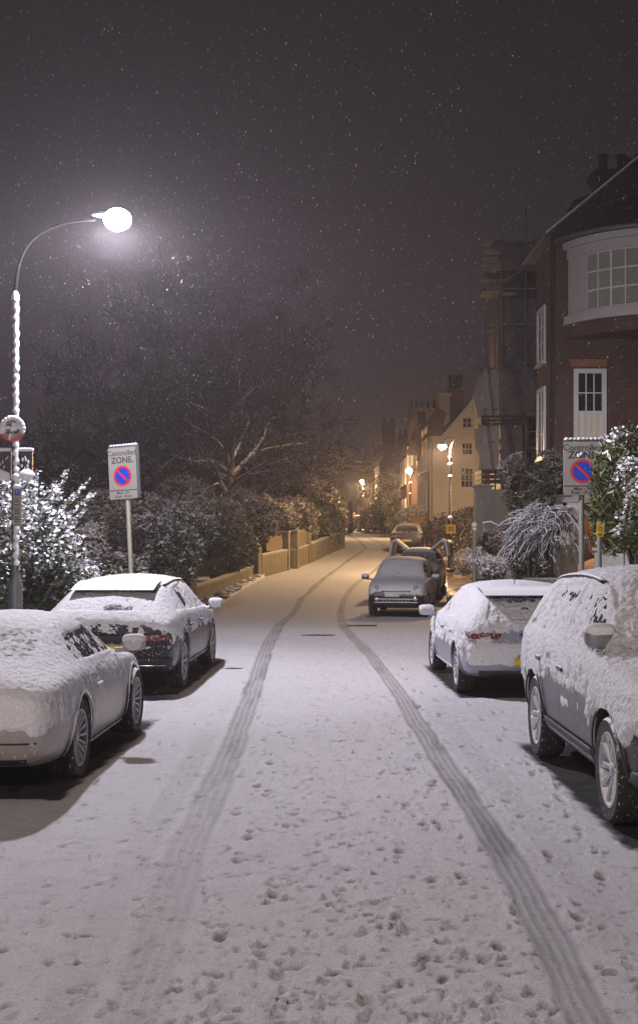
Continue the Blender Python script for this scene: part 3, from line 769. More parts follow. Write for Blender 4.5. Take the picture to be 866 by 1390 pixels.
make_car('sports', CAR_POS['sports'][:2], CAR_POS['sports'][2], 'snowy low silver sports car, nearest on the left, rounded tail to camera', 'cars parked along the left kerb', pt_sport,
    dict(snow=dict(side=.75, side_b=.02, zside=.50, zmin=.48, thick=.018, lump=.75, lo=-.25, hi=.35,
         clear=[((.70,1.2,-.72,.70,.2,.60),.9), ((-1.2,-.7,-.6,.7,.2,.6),.9)], add=[((-1.0,1.0,-2.5,-1.9,.54,.95),.9)]),
         spokes=16, rimr=.76, mirmat=snowy('mirror_paint', (.36,.34,.32), .3, .3, lo=.5, hi=.9, amt=.5), extra=[('x', sports_extra)]), slevel=5)
# --- dark estate (second on the left)
def estate_extra(e, bvh, s):
    patch('light_bar', bvh, 'r', [(-.84,.70),(.84,.70)], [(-.84,.80),(.84,.80)], M['dark'], e, off=.006, nu=24, nv=3, thick=.01)
    for q in (1, -1):
        for o in patch('tail_light', bvh, 'r', [(q*.36,.715),(q*.84,.715)], [(q*.36,.785),(q*.86,.80)], M['red'], e, off=.018, nu=12, nv=3, thick=.01): pass
        patch('reflector', bvh, 'r', [(q*.38,.722),(q*.52,.722)], [(q*.38,.738),(q*.52,.738)], M['red_lit'], e, off=.031, nu=4, nv=1, thick=.004)  # no lamp here: the returned glint is put in as emission
        patch('roof_rail', bvh, 't', [(q*.58,-1.35),(q*.58,.2)], [(q*.61,-1.35),(q*.61,.2)], M['metal_black'], e, off=.02, nu=12, nv=1, thick=.03)
    patch('number_plate', bvh, 'r', *P2(-.26,.26,.56,.67), M['plate_y'], e, off=.010, nu=6, nv=2, thick=.006)
    patch('rear_bumper', bvh, 'r', [(-.86,.30),(.86,.30)], [(-.88,.50),(.88,.50)], M['dark'], e, off=.010, nu=24, nv=4, thick=.015)
    patch('bumper_strip', bvh, 'r', [(-.80,.40),(.80,.40)], [(-.80,.415),(.80,.415)], M['chrome'], e, off=.03, nu=20, nv=1, thick=.006)
    patch('skid_plate', bvh, 'r', [(-.46,.28),(.46,.28)], [(-.40,.38),(.40,.38)], M['rim'], e, off=.028, nu=12, nv=2, thick=.01)
    mb = MB(); mb.prism([(-1.93,1.355),(-1.66,1.425),(-1.35,1.465),(-1.35,1.42),(-1.66,1.375)], 1.16, axis='x', off=-.58)
    mb.build('spoiler', pt_dark, e, bevel=.008)
    mb = MB(); mb.tube([(.05,-2.12,1.12),(.30,-2.10,1.135)], .009, 6); mb.build('wiper', M['dark'], e)
pt_dark = paint('dark_grey_paint', (.025,.024,.03), .25, .5, lo=.25, hi=.7, speck=.55)
make_car('estate', CAR_POS['estate'][:2], CAR_POS['estate'][2], 'dark grey estate car with snowy roof and red tail light, second on the left', 'cars parked along the left kerb', pt_dark,
    dict(snow=dict(side=.62, side_b=.0, zside=.84, zmin=.62, thick=.028, lump=.6, lo=-.12, hi=.3,
         clear=[((-.56,.44,-2.2,-1.6,1.315,1.345),1), ((-.05,.34,-2.3,-2.0,1.10,1.14),1), ((.3,.9,-2.6,-2.2,.66,.81),.9), ((-.9,.3,-2.6,-2.2,.66,.80),1), ((.8,1.1,-1.0,1.0,.3,.74),.9), ((.72,1.0,-1.0,-.75,1.1,1.36),.7)],
         add=[((-.9,.9,-2.5,-2.2,.48,.60),.9), ((.8,1.1,-1.0,1.0,.26,.33),.9)]),
         spokes=10, mirmat=snowy('mirror_paint_dark', (.3,.3,.31), .3, .3, lo=.1, hi=.6, amt=.4), extra=[('x', estate_extra)]), slevel=5, scale=(.94,1,.975))
# --- SUV (nearest right, nose towards us)
def suv_extra(e, bvh, s):
    patch('grille', bvh, 'f', [(-.50,.60),(.50,.60)], [(-.56,.80),(.56,.80)], M['dark'], e, off=.008, nu=16, nv=4, thick=.01)
    patch('front_bumper', bvh, 'f', [(-.84,.28),(.84,.28)], [(-.86,.44),(.86,.44)], M['dark'], e, off=.010, nu=20, nv=3, thick=.02)
    for q in (1, -1):
        patch('headlight', bvh, 'f', [(q*.50,.74),(q*.86,.74)], [(q*.50,.83),(q*.84,.86)], M['lens'], e, off=.010, nu=10, nv=3, thick=.01)
        patch('fog_light', bvh, 'f', [(q*.55,.46),(q*.78,.47)], [(q*.57,.55),(q*.80,.57)], M['dark'], e, off=.012, nu=6, nv=3, thick=.01)
        patch('roof_rail', bvh, 't', [(q*.60,-1.55),(q*.60,.15)], [(q*.63,-1.55),(q*.63,.15)], M['metal_black'], e, off=.02, nu=12, nv=1, thick=.035)
        patch('tail_light', bvh, 'r', [(q*.55,.92),(q*.84,.92)], [(q*.55,1.02),(q*.84,1.04)], M['red'], e, off=.008, nu=8, nv=3)
    patch('number_plate', bvh, 'f', *P2(-.26,.26,.46,.57), M['plate_w'], e, off=.03, nu=6, nv=2, thick=.006)
    for q in (1, -1):
        mb = MB(); mb.tube([(q*.1, 1.12, 1.14),(q*.1-.55, 1.02, 1.17)], .010, 6); mb.build('wiper', M['dark'], e)
    patch('cladding', bvh, 'x', [(-.90,.27),(.88,.27)], [(-.90,.42),(.88,.42)], M['dark'], e, off=.011, nu=18, nv=3, thick=.012)
pt_suv = paint('slate_paint', (.055,.052,.065), .28, .5, lo=.3, hi=.75, speck=.35)
make_car('suv', CAR_POS['suv'][:2], CAR_POS['suv'][2], 'tall slate grey SUV thick with snow, nearest on the right, nose to camera', 'cars parked along the right kerb', pt_suv,
    dict(snow=dict(side=1.05, side_b=.10, zside=.72, zmin=.62, thick=.030, lump=.8, lo=-.30, hi=.25,
         clear=[((.75,1.1,-.85,.75,.3,.76),1), ((.6,1.0,-.25,.60,1.35,1.50),.0), ((-.6,.6,2.0,2.5,.35,.7),.8), ((.72,1.0,.28,.62,1.15,1.32),.7), ((.72,1.0,-1.0,-.4,1.42,1.46),.9), ((.72,1.0,.0,.35,1.44,1.48),.9)],
         add=[((.80,1.1,-.82,.50,.50,.64),.8), ((.6,1.1,.8,2.2,.72,1.0),1), ((.6,1.0,-.3,.9,1.05,1.55),.55)]),
         spokes=10, lipmat=M['dark'], mirmat=snowy('mirror_paint_grey', (.22,.22,.24), .3, .3, lo=.3, hi=.7, amt=.5), extra=[('x', suv_extra)]), slevel=5, scale=(1,1,1.05))
# --- hatchback (second on the right, tail towards us)
def hatch_extra(e, bvh, s):
    for q in (1, -1):
        for o in patch('tail_light', bvh, 'r', [(q*.46,.80),(q*.84,.80)], [(q*.42,.87),(q*.84,.91)], M['red'], e, off=.006, nu=10, nv=3, thick=.012): pass
        patch('reflector', bvh, 'r', [(q*.62,.50),(q*.76,.51)], [(q*.62,.56),(q*.76,.60)], M['red'], e, off=.006, nu=5, nv=2, thick=.008)
    patch('number_plate', bvh, 'r', *P2(-.26,.26,.44,.55), M['plate_y'], e, off=.010, nu=6, nv=2, thick=.006)
    patch('rear_bumper', bvh, 'r', [(-.66,.26),(.66,.26)], [(-.70,.37),(.70,.37)], M['dark'], e, off=.008, nu=20, nv=3, thick=.012)
    for (a, b, c, d) in ((-.20,-.06,.845,.875), (-.02,.10,.845,.875), (-.08,-.03,.74,.83), (.0,.06,.74,.79)):
        patch('blue_badge', bvh, 'r', *P2(a, b, c, d), M['blue'], e, off=.012, nu=3, nv=2, thick=.004)
    mb = MB(); mb.prism([(-1.97,1.375),(-1.80,1.435),(-1.45,1.475),(-1.45,1.44),(-1.80,1.395)], 1.24, axis='x', off=-.62); mb.build('spoiler', pt_hatch, e, bevel=.008)
    mb = MB(); mb.tube([(-.1,-1.2,1.46),(-.1,-1.32,1.66)], .006, 6); mb.build('aerial', M['dark'], e)
    mb = MB(); mb.tube([(.0,-1.99,1.06),(.22,-1.98,1.07)], .009, 6); mb.build('wiper', M['dark'], e)
pt_hatch = paint('pale_silver_paint', (.30,.30,.36), .3, .4, lo=.2, hi=.65, speck=.6)
make_car('hatch', CAR_POS['hatch'][:2], CAR_POS['hatch'][2], 'pale silver hatchback with roof aerial and blue tailgate marks, second on the right', 'cars parked along the right kerb', pt_hatch,
    dict(snow=dict(side=.85, side_b=.06, zside=.72, zmin=.44, thick=.030, lump=.75, lo=-.25, hi=.25,
         clear=[((-.50,.60,-2.1,-1.62,1.295,1.36),1), ((.0,.25,-2.1,-1.9,1.05,1.08),1), ((-.55,.22,-2.3,-1.9,.745,.89),1), ((-1.1,-.8,-.9,.9,.3,.62),.9),((-.34,.34,-2.3,-2.0,.40,.56),.9),((-.9,.9,-2.3,-2.0,.2,.38),1), ((-.85,-.5,-2.3,-1.9,.84,.875),.8)],
         add=[((-.85,.9,-2.3,-1.95,.62,.72),.9), ((-.85,-.25,-2.3,-1.95,.42,.70),.8)]),
         spokes=9, mirmat=snowy('mirror_paint_pale', (.4,.4,.43), .3, .3, lo=.1, hi=.6, amt=.5), extra=[('x', hatch_extra)]), slevel=5, scale=(1,1,.93))
# --- small grey car, nose to us
def mini_extra(e, bvh, s):
    for q in (1, -1):
        mb = MB(); mb.lathe([(.001,.03),(.075,.02),(.088,.0),(.088,-.05)], 20, axis='y'); 
        h = bvh.ray_cast(Vector((q*.56, 5, .80)), Vector((0,-1,0)))[0]
        o = mb.build('headlight', M['lens'], e, sm=50); o.location = h+Vector((0,.012,0)); o.rotation_euler = (.35, 0, -q*.25)
        mb = MB(); mb.lathe([(.001,.02),(.05,.01),(.05,-.03)], 16, axis='y'); h = bvh.ray_cast(Vector((q*.55, 5, .50)), Vector((0,-1,0)))[0]
        o = mb.build('fog_light', M['lens'], e, sm=50); o.location = h+Vector((0,.03,0))
    patch('bonnet_lip', bvh, 'f', [(-.40,.70),(.40,.70)], [(-.42,.715),(.42,.715)], M['dark'], e, off=.036, nu=14, nv=1, thick=.006)
    patch('front_bumper', bvh, 'f', [(-.78,.27),(.78,.27)], [(-.74,.58),(.74,.58)], M['dark'], e, off=.010, nu=20, nv=4, thick=.02)
    for zz in (.40, .49):
        patch('grille_bar', bvh, 'f', [(-.60,zz),(.60,zz)], [(-.60,zz+.022),(.60,zz+.022)], M['leaf_snow'], e, off=.045, nu=16, nv=1, thick=.012)
    for k in range(9):
        xx = -.36+.09*k; patch('grille_slot', bvh, 'f', [(xx-.012,.43),(xx+.012,.43)], [(xx-.012,.485),(xx+.012,.485)], M['leaf_snow_dim'], e, off=.042, nu=1, nv=1, thick=.008)
    patch('number_plate', bvh, 'f', *P2(-.10,.32,.56,.65), M['plate_w'], e, off=.035, nu=6, nv=2, thick=.006)
pt_mini = paint('mid_grey_paint', (.12,.12,.12), .35, .3, lo=.3, hi=.7, speck=.2)
make_car('mini', CAR_POS['mini'][:2], CAR_POS['mini'][2], 'small round-lamped grey car with a barred snowy bumper, facing the camera, third on the right', 'cars parked along the right kerb', pt_mini,
    dict(snow=dict(side=.0, zmin=.62, thick=.022, lump=.35, lo=-.35, hi=.05, add=[((-.8,.8,.3,2.2,.66,1.7),.8)], clear=[((-.62,.62,1.9,2.3,.3,.62),1)]), spokes=8, extra=[('x', mini_extra)]), slevel=4)
# --- car behind it with raised, snow-topped side panels
def wing_extra(e, bvh, s):
    for q in (1, -1):
        mb = MB(); pts = [(q*.52,1.60),(q*.92,1.90),(q*1.02,1.86),(q*1.10,1.38),(q*1.05,1.38),(q*.96,1.80),(q*.90,1.84),(q*.53,1.56)]
        mb.prism(pts if q > 0 else pts[::-1], 1.0, axis='y', off=-.65); d = mb.build('raised_door', pt_wing, e, bevel=.01)
        mb = MB(); mb.prism([(q*.46,1.66),(q*.91,2.00),(q*1.10,1.94),(q*1.20,1.42),(q*1.11,1.39),(q*1.02,1.865),(q*.92,1.905),(q*.50,1.58)], 1.06, axis='y', off=-.66); mb.build('door_snow', M['snow_fine'], d, bevel=.015)
    patch('grille', bvh, 'f', [(-.5,.45),(.5,.45)], [(-.5,.6),(.5,.6)], M['dark'], e, off=.01, nu=10, nv=2, thick=.01)
    for q in (1, -1): patch('headlight', bvh, 'f', [(q*.5,.68),(q*.8,.68)], [(q*.5,.78),(q*.78,.8)], M['lens'], e, off=.01, nu=6, nv=2)
pt_wing = paint('charcoal_paint', (.03,.03,.032), .3, .3)
make_car('suv', CAR_POS['wing'][:2], CAR_POS['wing'][2], 'dark car with snow-topped doors raised like wings, behind the small round-lamped grey car', 'cars parked along the right kerb', pt_wing,
    dict(snow=dict(side=.1, zmin=.9, thick=.05, lump=.3, lo=.45, hi=.8, clear=[((-.8,.8,.3,1.1,1.1,1.58),1)]), extra=[('x', wing_extra)]), level=2, slevel=3, scale=(.9,1,1))
def rear_extra(lit=False):
    def fn(e, bvh, s):
        for q in (1, -1): patch('tail_light', bvh, 'r', [(q*.5,.72),(q*.82,.72)], [(q*.5,.84),(q*.82,.86)], M['red_lit'] if lit else M['red'], e, off=.015, nu=6, nv=2, thick=.02)
        patch('number_plate', bvh, 'r', *P2(-.26,.26,.52,.63), M['plate_y'], e, off=.02, nu=4, nv=2, thick=.01)
    return fn
make_car('hatch', CAR_POS['dark'][:2], CAR_POS['dark'][2], 'dark hatchback with its tail to the camera, parked beyond the car with raised doors', 'cars parked far up the road', paint('near_black_paint', (.02,.02,.018), .35, .2, speck=.1),
    dict(snow=dict(side=.0, zmin=.9, thick=.012, lump=.4, lo=.62, hi=1.0, clear=[((-.6,.6,-2.1,-1.6,1.27,1.38),1)]), extra=[('x', rear_extra())]), level=2, slevel=3)
# --- far cars
for st_, px, Y, rz, lab, pc, lit, sn in (
    ('hatch', 509, 122, .04, 'far pale car with snowy rear window and red tail lights, tail to the camera', (.35,.32,.3), True, dict(side=.3, zmin=.6, thick=.03, lump=.3, lo=-.2, hi=.2)),
    ('suv', 498, 129, .05, 'far dark car just ahead of the pale car with red tail lights', (.03,.03,.03), False, dict(side=.0, zmin=.9, thick=.03, lump=.3, lo=.3, hi=.7)),
    ('mini', 488, 136, .08, 'farthest tall snow-roofed car in the row, left of the pale car with red tail lights', (.06,.06,.055), False, dict(side=.0, zmin=.9, thick=.03, lump=.3, lo=.0, hi=.5)),
    ('hatch', 471, 140, .1, 'distant red car on the left edge of the road by the pale post', (.4,.02,.03), True, dict(side=.0, zmin=.9, thick=.02, lump=.3, lo=.3, hi=.8))):
    X = (px-433)/F*Y
    make_car(st_, (X, Y), rz, lab, 'cars parked far up the road', paint('far_paint', pc, .35, .2, speck=.1), dict(snow=sn, spokes=6, extra=[('x', rear_extra(lit))]), level=1, slevel=2)

# ------------------------------------------------------------------ street lamps
WARM = (1.0, .64, .32); COOL = (.93, .93, 1.0)
M['lamp_cool'] = mat('cool_lamp_glass', (.9,.95,1), .3, emit=(.80,.98,1.0), es=90)
M['lamp_warm'] = mat('warm_lamp_glass', (1,.9,.7), .3, emit=(1,.80,.46), es=40)
def bez(p0, p1, p2, p3, n):
    p0, p1, p2, p3 = map(Vector, (p0, p1, p2, p3)); out = []
    for i in range(n+1):
        t = i/n; out.append(p0*(1-t)**3+p1*3*t*(1-t)**2+p2*3*t*t*(1-t)+p3*t**3)
    return out
# the big lamp on the left
LY = 18.0; LXp = at(21.5, 700, LY)[0]; LZ = at(0, 297, LY)[2]; LXh = at(160, 0, LY)[0]
e = empty('street_lamp', (LXp, LY, gz(LY)+.1), 0, 'tall lit street lamp with swan-neck arm behind the nearest left car', 'street lamp')
topz = at(0, 402, LY)[2]-e.location.z
mb = MB(); mb.lathe([(.001,0),(.105,0),(.105,1.2),(.075,1.3),(.055,1.4),(.052,topz-.1),(.045,topz),(.03,topz+.06)], 16)
mb.build('pole', M['metal_g'], e, sm=40)
mb = MB()                                   # crust of snow blown on to one side of the post
pts = [(.018+.012*math.sin(k*1.7), -.035, 1.5+k*.045) for k in range(int((topz-1.5)/.045))]
mb.tube(pts, [.034+.014*math.sin(k*2.3)+.008*random.random() for k in range(len(pts))], 7)
mb.lathe([(.06,topz-.06),(.055,topz),(.02,topz+.09),(.001,topz+.12)], 10)
mb.build('pole_snow', M['snow_fine'], e, sm=60)
hx = LXh-LXp; hz = LZ-e.location.z
arm = bez((0,0,topz), (.0,0,topz+.75), (.30,0,hz-.05), (hx-.32,0,hz-.02), 16)
mb = MB(); mb.tube(arm, [.028]*4+[.020]*13, 8); mb.build('arm', mat('arm_paint', (.006,.006,.006), 1.0, spec=.0), e, sm=60)
mb = MB(); mb.ell((hx-.10,0,hz+.06), (.28,.10,.05), 20, 8); hd = mb.build('lamp_head', M['metal_g'], e, sm=60)
mb = MB(); mb.ell((hx,0,hz-.01), (.20,.18,.16), 24, 14); mb.build('lamp_glass', M['lamp_cool'], hd, sm=60)
lamp_light('lamp_light', (LXh, LY-.10, LZ-.21), 2150, (.92,.87,1.0), .14)
# 20 roundel, sign boxes and notice on the post
def arc_disc(mb, r0, r1, y, n=40, o=(0,0)):
    vs = []; 
    for k in range(n): a = 2*PI*k/n; vs += [(o[0]+r0*math.cos(a), y, o[1]+r0*math.sin(a)), (o[0]+r1*math.cos(a), y, o[1]+r1*math.sin(a))]
    mb.add(vs, [(2*k, 2*k+1, (2*k+3) % (2*n), (2*k+2) % (2*n)) for k in range(n)])
zr = at(0, 583, LY)[2]; zg = gz(LY)+.1
r = empty('speed_sign', (LXp-.01, LY-.13, zr), 0, 'round red-rimmed 20 sign crusted with snow on the lamp post', 'road sign')
mb = MB(); mb.lathe([(.001,.0),(.185,.0),(.185,.02),(.001,.02)], 40, axis='y'); mb.build('plate', M['sign_w'], r)
mb = MB(); arc_disc(mb, .135, .184, -.003); mb.build('red_ring', M['sign_red'], r)
text_mesh('numerals', '20', .20, (0,-.004,-.01), (PI/2,0,0), M['black_txt'], r, bold=.004)
mb = MB()
for k in range(26):
    a = random.uniform(0, 2*PI); q = random.random()**.5*.155; x_, z_ = q*math.cos(a), q*math.sin(a)+.02
    if z_ < -.0 and abs(x_) < .09 and z_ > -.09: continue
    mb.ell((x_, -.010, z_), (random.uniform(.02,.045), .014, random.uniform(.02,.045)), 8, 6, jit=.12)
for k in range(13):
    a = math.radians(-15+210*k/12); mb.ell((.160*math.cos(a), -.010, .160*math.sin(a)), (.034,.018,.034), 8, 6, jit=.12)
mb.build('sign_snow', M['snow_fine'], r, sm=60)
def signbox(x0, x1, z0, z1, lab, y0=-.02, y1=.06, yaw=0):
    e = empty('sign_panel', (LXp, LY, 0), 0, lab, 'road sign')
    mb = MB(); mb.box((x0, y0, z0), (x1, y1, z1)); mb.build('panel', M['metal_black'], e, bevel=.012)
    mb = MB(); mb.box((x0-.01, y0-.02, z1-.01), (x1+.01, y1+.02, z1+.045)); mb.build('top_snow', M['snow_fine'], e, bevel=.02)
    mb = MB()
    for k in range(12):
        cx = random.uniform(x0+.03, x1-.03); mb.ell((cx, y0-.012, random.uniform(z0+.03, z1-.06)), (random.uniform(.008,.02), .012, random.uniform(.012,.035)), 7, 5, jit=.1)
    mb.build('stuck_snow', M['snow_fine'], e, sm=60)['kind'] = 'stuff'
    return e
s_ = LY/F
signbox((0-21)*s_-.25, -.06, at(0,652,LY)[2], at(0,612,LY)[2], 'wide dark sign panel left of the lamp post, below the 20 sign')
mb = MB(); x0, x1 = (0-21)*s_-.25, -.07; z0 = at(0,652,LY)[2]
mb.prism([(x0,z0-.0),(x1,z0),(x1,z0+.10),(x0+.2,z0+.2),(x0,z0+.21)], .09, axis='y', off=-.04)
o = mb.build('sign_ledge_snow', M['snow_fine'], None, bevel=.02); o.location = (LXp, LY, 0); tag(o, 'bank of snow lying across the foot of the wide dark sign panel', 'snow')
signbox(.06, (44-21)*s_, at(0,642,LY)[2], at(0,612,LY)[2], 'narrow dark sign panel right of the lamp post, below the 20 sign')
mb = MB(); mb.ell((.17,-.02,at(0,645,LY)[2]), (.12,.08,.085), 12, 8, jit=.08); mb.ell((.02,-.06,at(0,645,LY)[2]-.02), (.05,.04,.05), 10, 6, jit=.08)
o = mb.build('snow_lump', M['snow_fine'], None, sm=60); o.location = (LXp, LY, 0); tag(o, 'lump of snow on the bracket under the narrow dark sign panel', 'snow')
n = empty('parking_notice', (LXp+.055, LY-.10, at(0,688,LY)[2]), 0, 'tall narrow blue-headed parking notice on the lamp post', 'sign')
mb = MB(); mb.box((-.06,-.008,-.28), (.06,.008,.28)); mb.build('plate', M['sign_w'], n)
mb = MB(); mb.box((-.035,-.012,.16), (.035,-.009,.25)); mb.build('blue_square', M['sign_blue'], n)
text_mesh('letter', 'P', .08, (0,-.013,.205), (PI/2,0,0), M['sign_w'], n, bold=.002)
mb = MB()
for z in (.10,.07,.02,-.04,-.07,-.10,-.16,-.19,-.22): mb.box((-.04,-.0105,z), (.04*random.uniform(.4,1),-.0085,z+.013))
mb.build('text_lines', M['black_txt'], n)
mb = MB(); mb.ell((0,0,.29), (.065,.03,.035), 12, 6, jit=.06); mb.build('sign_snow', M['snow_fine'], n, sm=60)

# a second lamp of the same street stands a few metres behind the photographer and lights the foreground
lamp_light('lamp_light_behind', (-3.2, -5.5, 6.6), 1650, (1.0,.85,.78), .3)

# heritage lamps up the road
def heritage(px, Y, head_py, head_px, lab, P, base=None, big=True):
    x = at(px, 0, Y)[0]; g = gz(Y)+.12
    e = empty('street_lamp', (x, Y, g), 0, lab, 'street lamp', 'lit swan-neck lamps up the right side of the road')
    hz = at(0, head_py, Y)[2]-g; hx = at(head_px, 0, Y)[0]-x
    mb = MB(); mb.lathe([(.001,0),(.17,0),(.17,.12),(.125,.18),(.125,1.15),(.15,1.2),(.09,1.3),(.055,1.4),(.05,hz-.9),(.045,hz-.45)], 14); mb.build('pole', M['metal_black'], e, sm=35)
    mb = MB(); mb.tube(bez((0,0,hz-.45), (.02,0,hz-.1), (.15,0,hz+.15), (.28,0,hz+.28), 8), [.05,.05,.045,.04,.035,.03,.025,.02,.015], 8)
    mb.tube(bez((.20,0,hz+.2), (.05,0,hz+.38), (hx*.6,0,hz+.32), (hx,0,hz+.12), 8), .018, 6); mb.build('arm', M['metal_black'], e, sm=60)
    mb = MB(); mb.tube(bez((.0,-.03,hz-.40), (.02,-.03,hz-.05), (.14,-.03,hz+.17), (.27,-.02,hz+.30), 8), [.04,.05,.06,.065,.06,.05,.04,.03,.012], 8)
    for dz, rr_ in ((-.52,.075),(-.82,.10),(-1.32,.09),(-3.05 if big else -2.2,.10)): mb.ell((0,-.02,hz+dz), (rr_*1.15,rr_,rr_*.8), 12, 8, jit=.05)
    if not big: mb = MB(); [mb.ell((0,-.02,hz+dz), (.12,.12,.09), 10, 7, jit=.05) for dz in (-.9,-1.7)]
    zz = hz-1.5
    while zz > 1.5: mb.ell((.02,-.045,zz), (.025,.03,.08), 6, 5, jit=.1); zz -= .14
    mb.ell((0,-.02,1.27), (.16,.15,.09), 12, 7, jit=.06)
    mb.build('lamp_snow', M['snow_fine'], e, sm=60)
    mb = MB(); mb.lathe([(.10,-.02),(.16,.0),(.17,.03),(.09,.12),(.001,.14)], 14, o=(hx,0,hz)); hd = mb.build('lamp_head', M['metal_black'], e, sm=50)
    mb = MB(); mb.ell((hx,0,hz-.06), (.18,.18,.14) if big else (.23,.2,.2), 16, 10); mb.build('lamp_glass', M['lamp_warm'], hd, sm=60)
    lamp_light('lamp_light_warm', (x+hx, Y, g+hz-.25), P, WARM, .15)
    return e
e = heritage(611, 52, 604, 600, 'nearest lit swan-neck lamp, in front of the cream gabled house', 2300)
heritage(557, 88, 638, 555, 'middle lit swan-neck lamp, above the far dark hatchback', 3300, big=False)
heritage(493, 140, 653, 491, 'farthest lit swan-neck lamp, above the far row of cars', 6500, big=False)
x, y, z = at(611, 718, 51.75)
n = empty('yellow_notice', (x+.02, y, z), 0, 'square yellow notice on the nearest swan-neck lamp', 'sign')
mb = MB(); mb.box((-.20,-.01,-.19), (.20,.01,.19)); mb.build('plate', M['sign_yel'], n)
mb = MB(); mb.box((-.14,-.014,.05), (.14,-.011,.08)); mb.box((-.12,-.014,-.01), (.10,-.011,.02)); mb.box((-.14,-.014,-.07), (.13,-.011,-.04)); mb.build('text_lines', M['black_txt'], n)

# ------------------------------------------------------------------ controlled zone signs
def zone_sign(px, Y, top_py, bot_py, w, yaw, lab, pm, lean=0, pole_py=None, covered=False, polex=0):
    x, _, zt = at(px, top_py, Y); zb = at(px, bot_py, Y)[2]; g = gz(Y)+.1; h = zt-zb
    e = empty('zone_sign', (x, Y, g), 0, lab, 'road sign'); e.rotation_euler = (0, lean, yaw)
    cz = (zt+zb)/2-g; zs = zb+h*.17-g
    mb = MB(); mb.lathe([(.001,0),(.045,0),(.045,zt-g+.05),(.001,zt-g+.06)], 14, o=(polex,.08,0)); mb.build('pole', pm, e, sm=40)
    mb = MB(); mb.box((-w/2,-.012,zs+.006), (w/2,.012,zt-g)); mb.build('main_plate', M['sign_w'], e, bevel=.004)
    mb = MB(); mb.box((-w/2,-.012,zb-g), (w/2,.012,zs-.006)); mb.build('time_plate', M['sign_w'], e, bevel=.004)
    mb = MB(); mb.box((-w/2,.03,zb-g+.05), (w/2+.05,.055,zt-g+.05)); mb.box((-w/2,.014,zb-g+.15), (w/2,.03,zb-g+.19)); mb.box((-w/2,.014,zt-g-.2), (w/2,.03,zt-g-.16)); mb.build('back_plate', M['metal_g'], e)
    mb = MB(); mb.box((-w/2,-.0135,zs-.008), (w/2,-.005,zs+.008)); mb.build('divider', M['black_txt'], e)
    H = zt-g-zs
    text_mesh('lettering', 'Controlled', w*.235, (0,-.0135,zt-g-H*.13), (PI/2,0,0), M['black_txt'], e, bold=.0015)
    text_mesh('lettering', 'ZONE', w*.27, (-.01,-.0135,zt-g-H*.30), (PI/2,0,0), M['black_txt'], e, bold=.003)
    text_mesh('lettering', 'CA-H', w*.07, (w*.385,-.0135,zt-g-H*.345), (PI/2,0,0), M['black_txt'], e, bold=.001)
    R_ = w*.325; cy = zt-g-H*.665
    mb = MB(); mb.lathe([(.001,-.0135),(R_,-.0135),(R_,-.012)], 40, o=(0,0,cy), axis='y'); mb.build('blue_disc', M['sign_blue'], e)
    mb = MB(); arc_disc(mb, R_*.80, R_, -.0155, o=(0,cy)); c = R_*.84; t = R_*.10
    k = math.sqrt(.5); mb.add([(-c*k-t*k,-.0165,cy+c*k-t*k), (-c*k+t*k,-.0165,cy+c*k+t*k), (c*k+t*k,-.0165,cy-c*k+t*k), (c*k-t*k,-.0165,cy-c*k-t*k)], [(0,1,2,3)])
    mb.build('red_ring', M['sign_red'], e)
    hh = zs-(zb-g)
    text_mesh('lettering', 'Mon - Fri', w*.125, (0,-.0135,zs-hh*.30), (PI/2,0,0), M['black_txt'], e, bold=.0008)
    text_mesh('lettering', '8 am - 8 pm', w*.125, (0,-.0135,zs-hh*.70), (PI/2,0,0), M['black_txt'], e, bold=.0008)
    mb = MB()
    if covered:
        mb.ell((-w*.10,-.02,zt-g-H*.31), (.035,.012,.03), 10, 6, jit=.15); mb.ell((-w*.03,-.02,zt-g-H*.27), (.03,.012,.025), 10, 6, jit=.15)
    for k in range(9): mb.ell((-w/2+w*(k+.5)/9+.02, .03, zt-g+.055), (w/14,.03,.018+.008*random.random()), 8, 5, jit=.1)
    mb.build('sign_snow', M['snow_fine'], e, sm=60)
    return e
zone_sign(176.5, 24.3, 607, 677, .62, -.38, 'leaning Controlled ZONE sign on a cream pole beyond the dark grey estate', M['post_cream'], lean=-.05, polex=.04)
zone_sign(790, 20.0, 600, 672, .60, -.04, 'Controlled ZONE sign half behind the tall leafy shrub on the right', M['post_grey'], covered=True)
# small yellow parking plate on a grey post
x, y, z = at(813, 720, 18.6); g = gz(y)+.1
e = empty('parking_post', (x, y, g), 0, 'grey post with small yellow parking plate, left of the high garden wall', 'sign post')
mb = MB(); mb.lathe([(.001,0),(.038,0),(.038,z-g+.12),(.001,z-g+.13)], 12); mb.build('pole', M['post_grey'], e, sm=40)
mb = MB(); mb.box((-.05,-.06,z-g-.10), (.05,-.045,z-g+.10)); pl = mb.build('plate', M['sign_yel'], e)
mb = MB(); arc_disc(mb, .022, .032, -.063, o=(0,z-g+.02)); mb.box((-.03,-.064,z-g-.06), (.03,-.061,z-g-.05)); mb.box((-.03,-.064,z-g-.08), (.02,-.061,z-g-.07)); mb.build('symbol', M['black_txt'], pl)
# thin snowy post at the end of the low wall
x, y, z = at(643.5, 712, 33); g = gz(y)+.1
e = empty('slim_post', (x, y, g), 0, 'slim pale post capped with snow where the low wall ends', 'post')
mb = MB(); mb.lathe([(.001,0),(.05,0),(.05,z-g),(.001,z-g+.01)], 12); mb.build('pole', M['post_grey'], e, sm=40)
mb = MB(); mb.ell((0,0,z-g), (.08,.07,.07), 10, 7, jit=.1); mb.ell((0,-.03,z-g-.12), (.06,.05,.05), 10, 7, jit=.1); mb.build('post_snow', M['snow_fine'], e, sm=60)

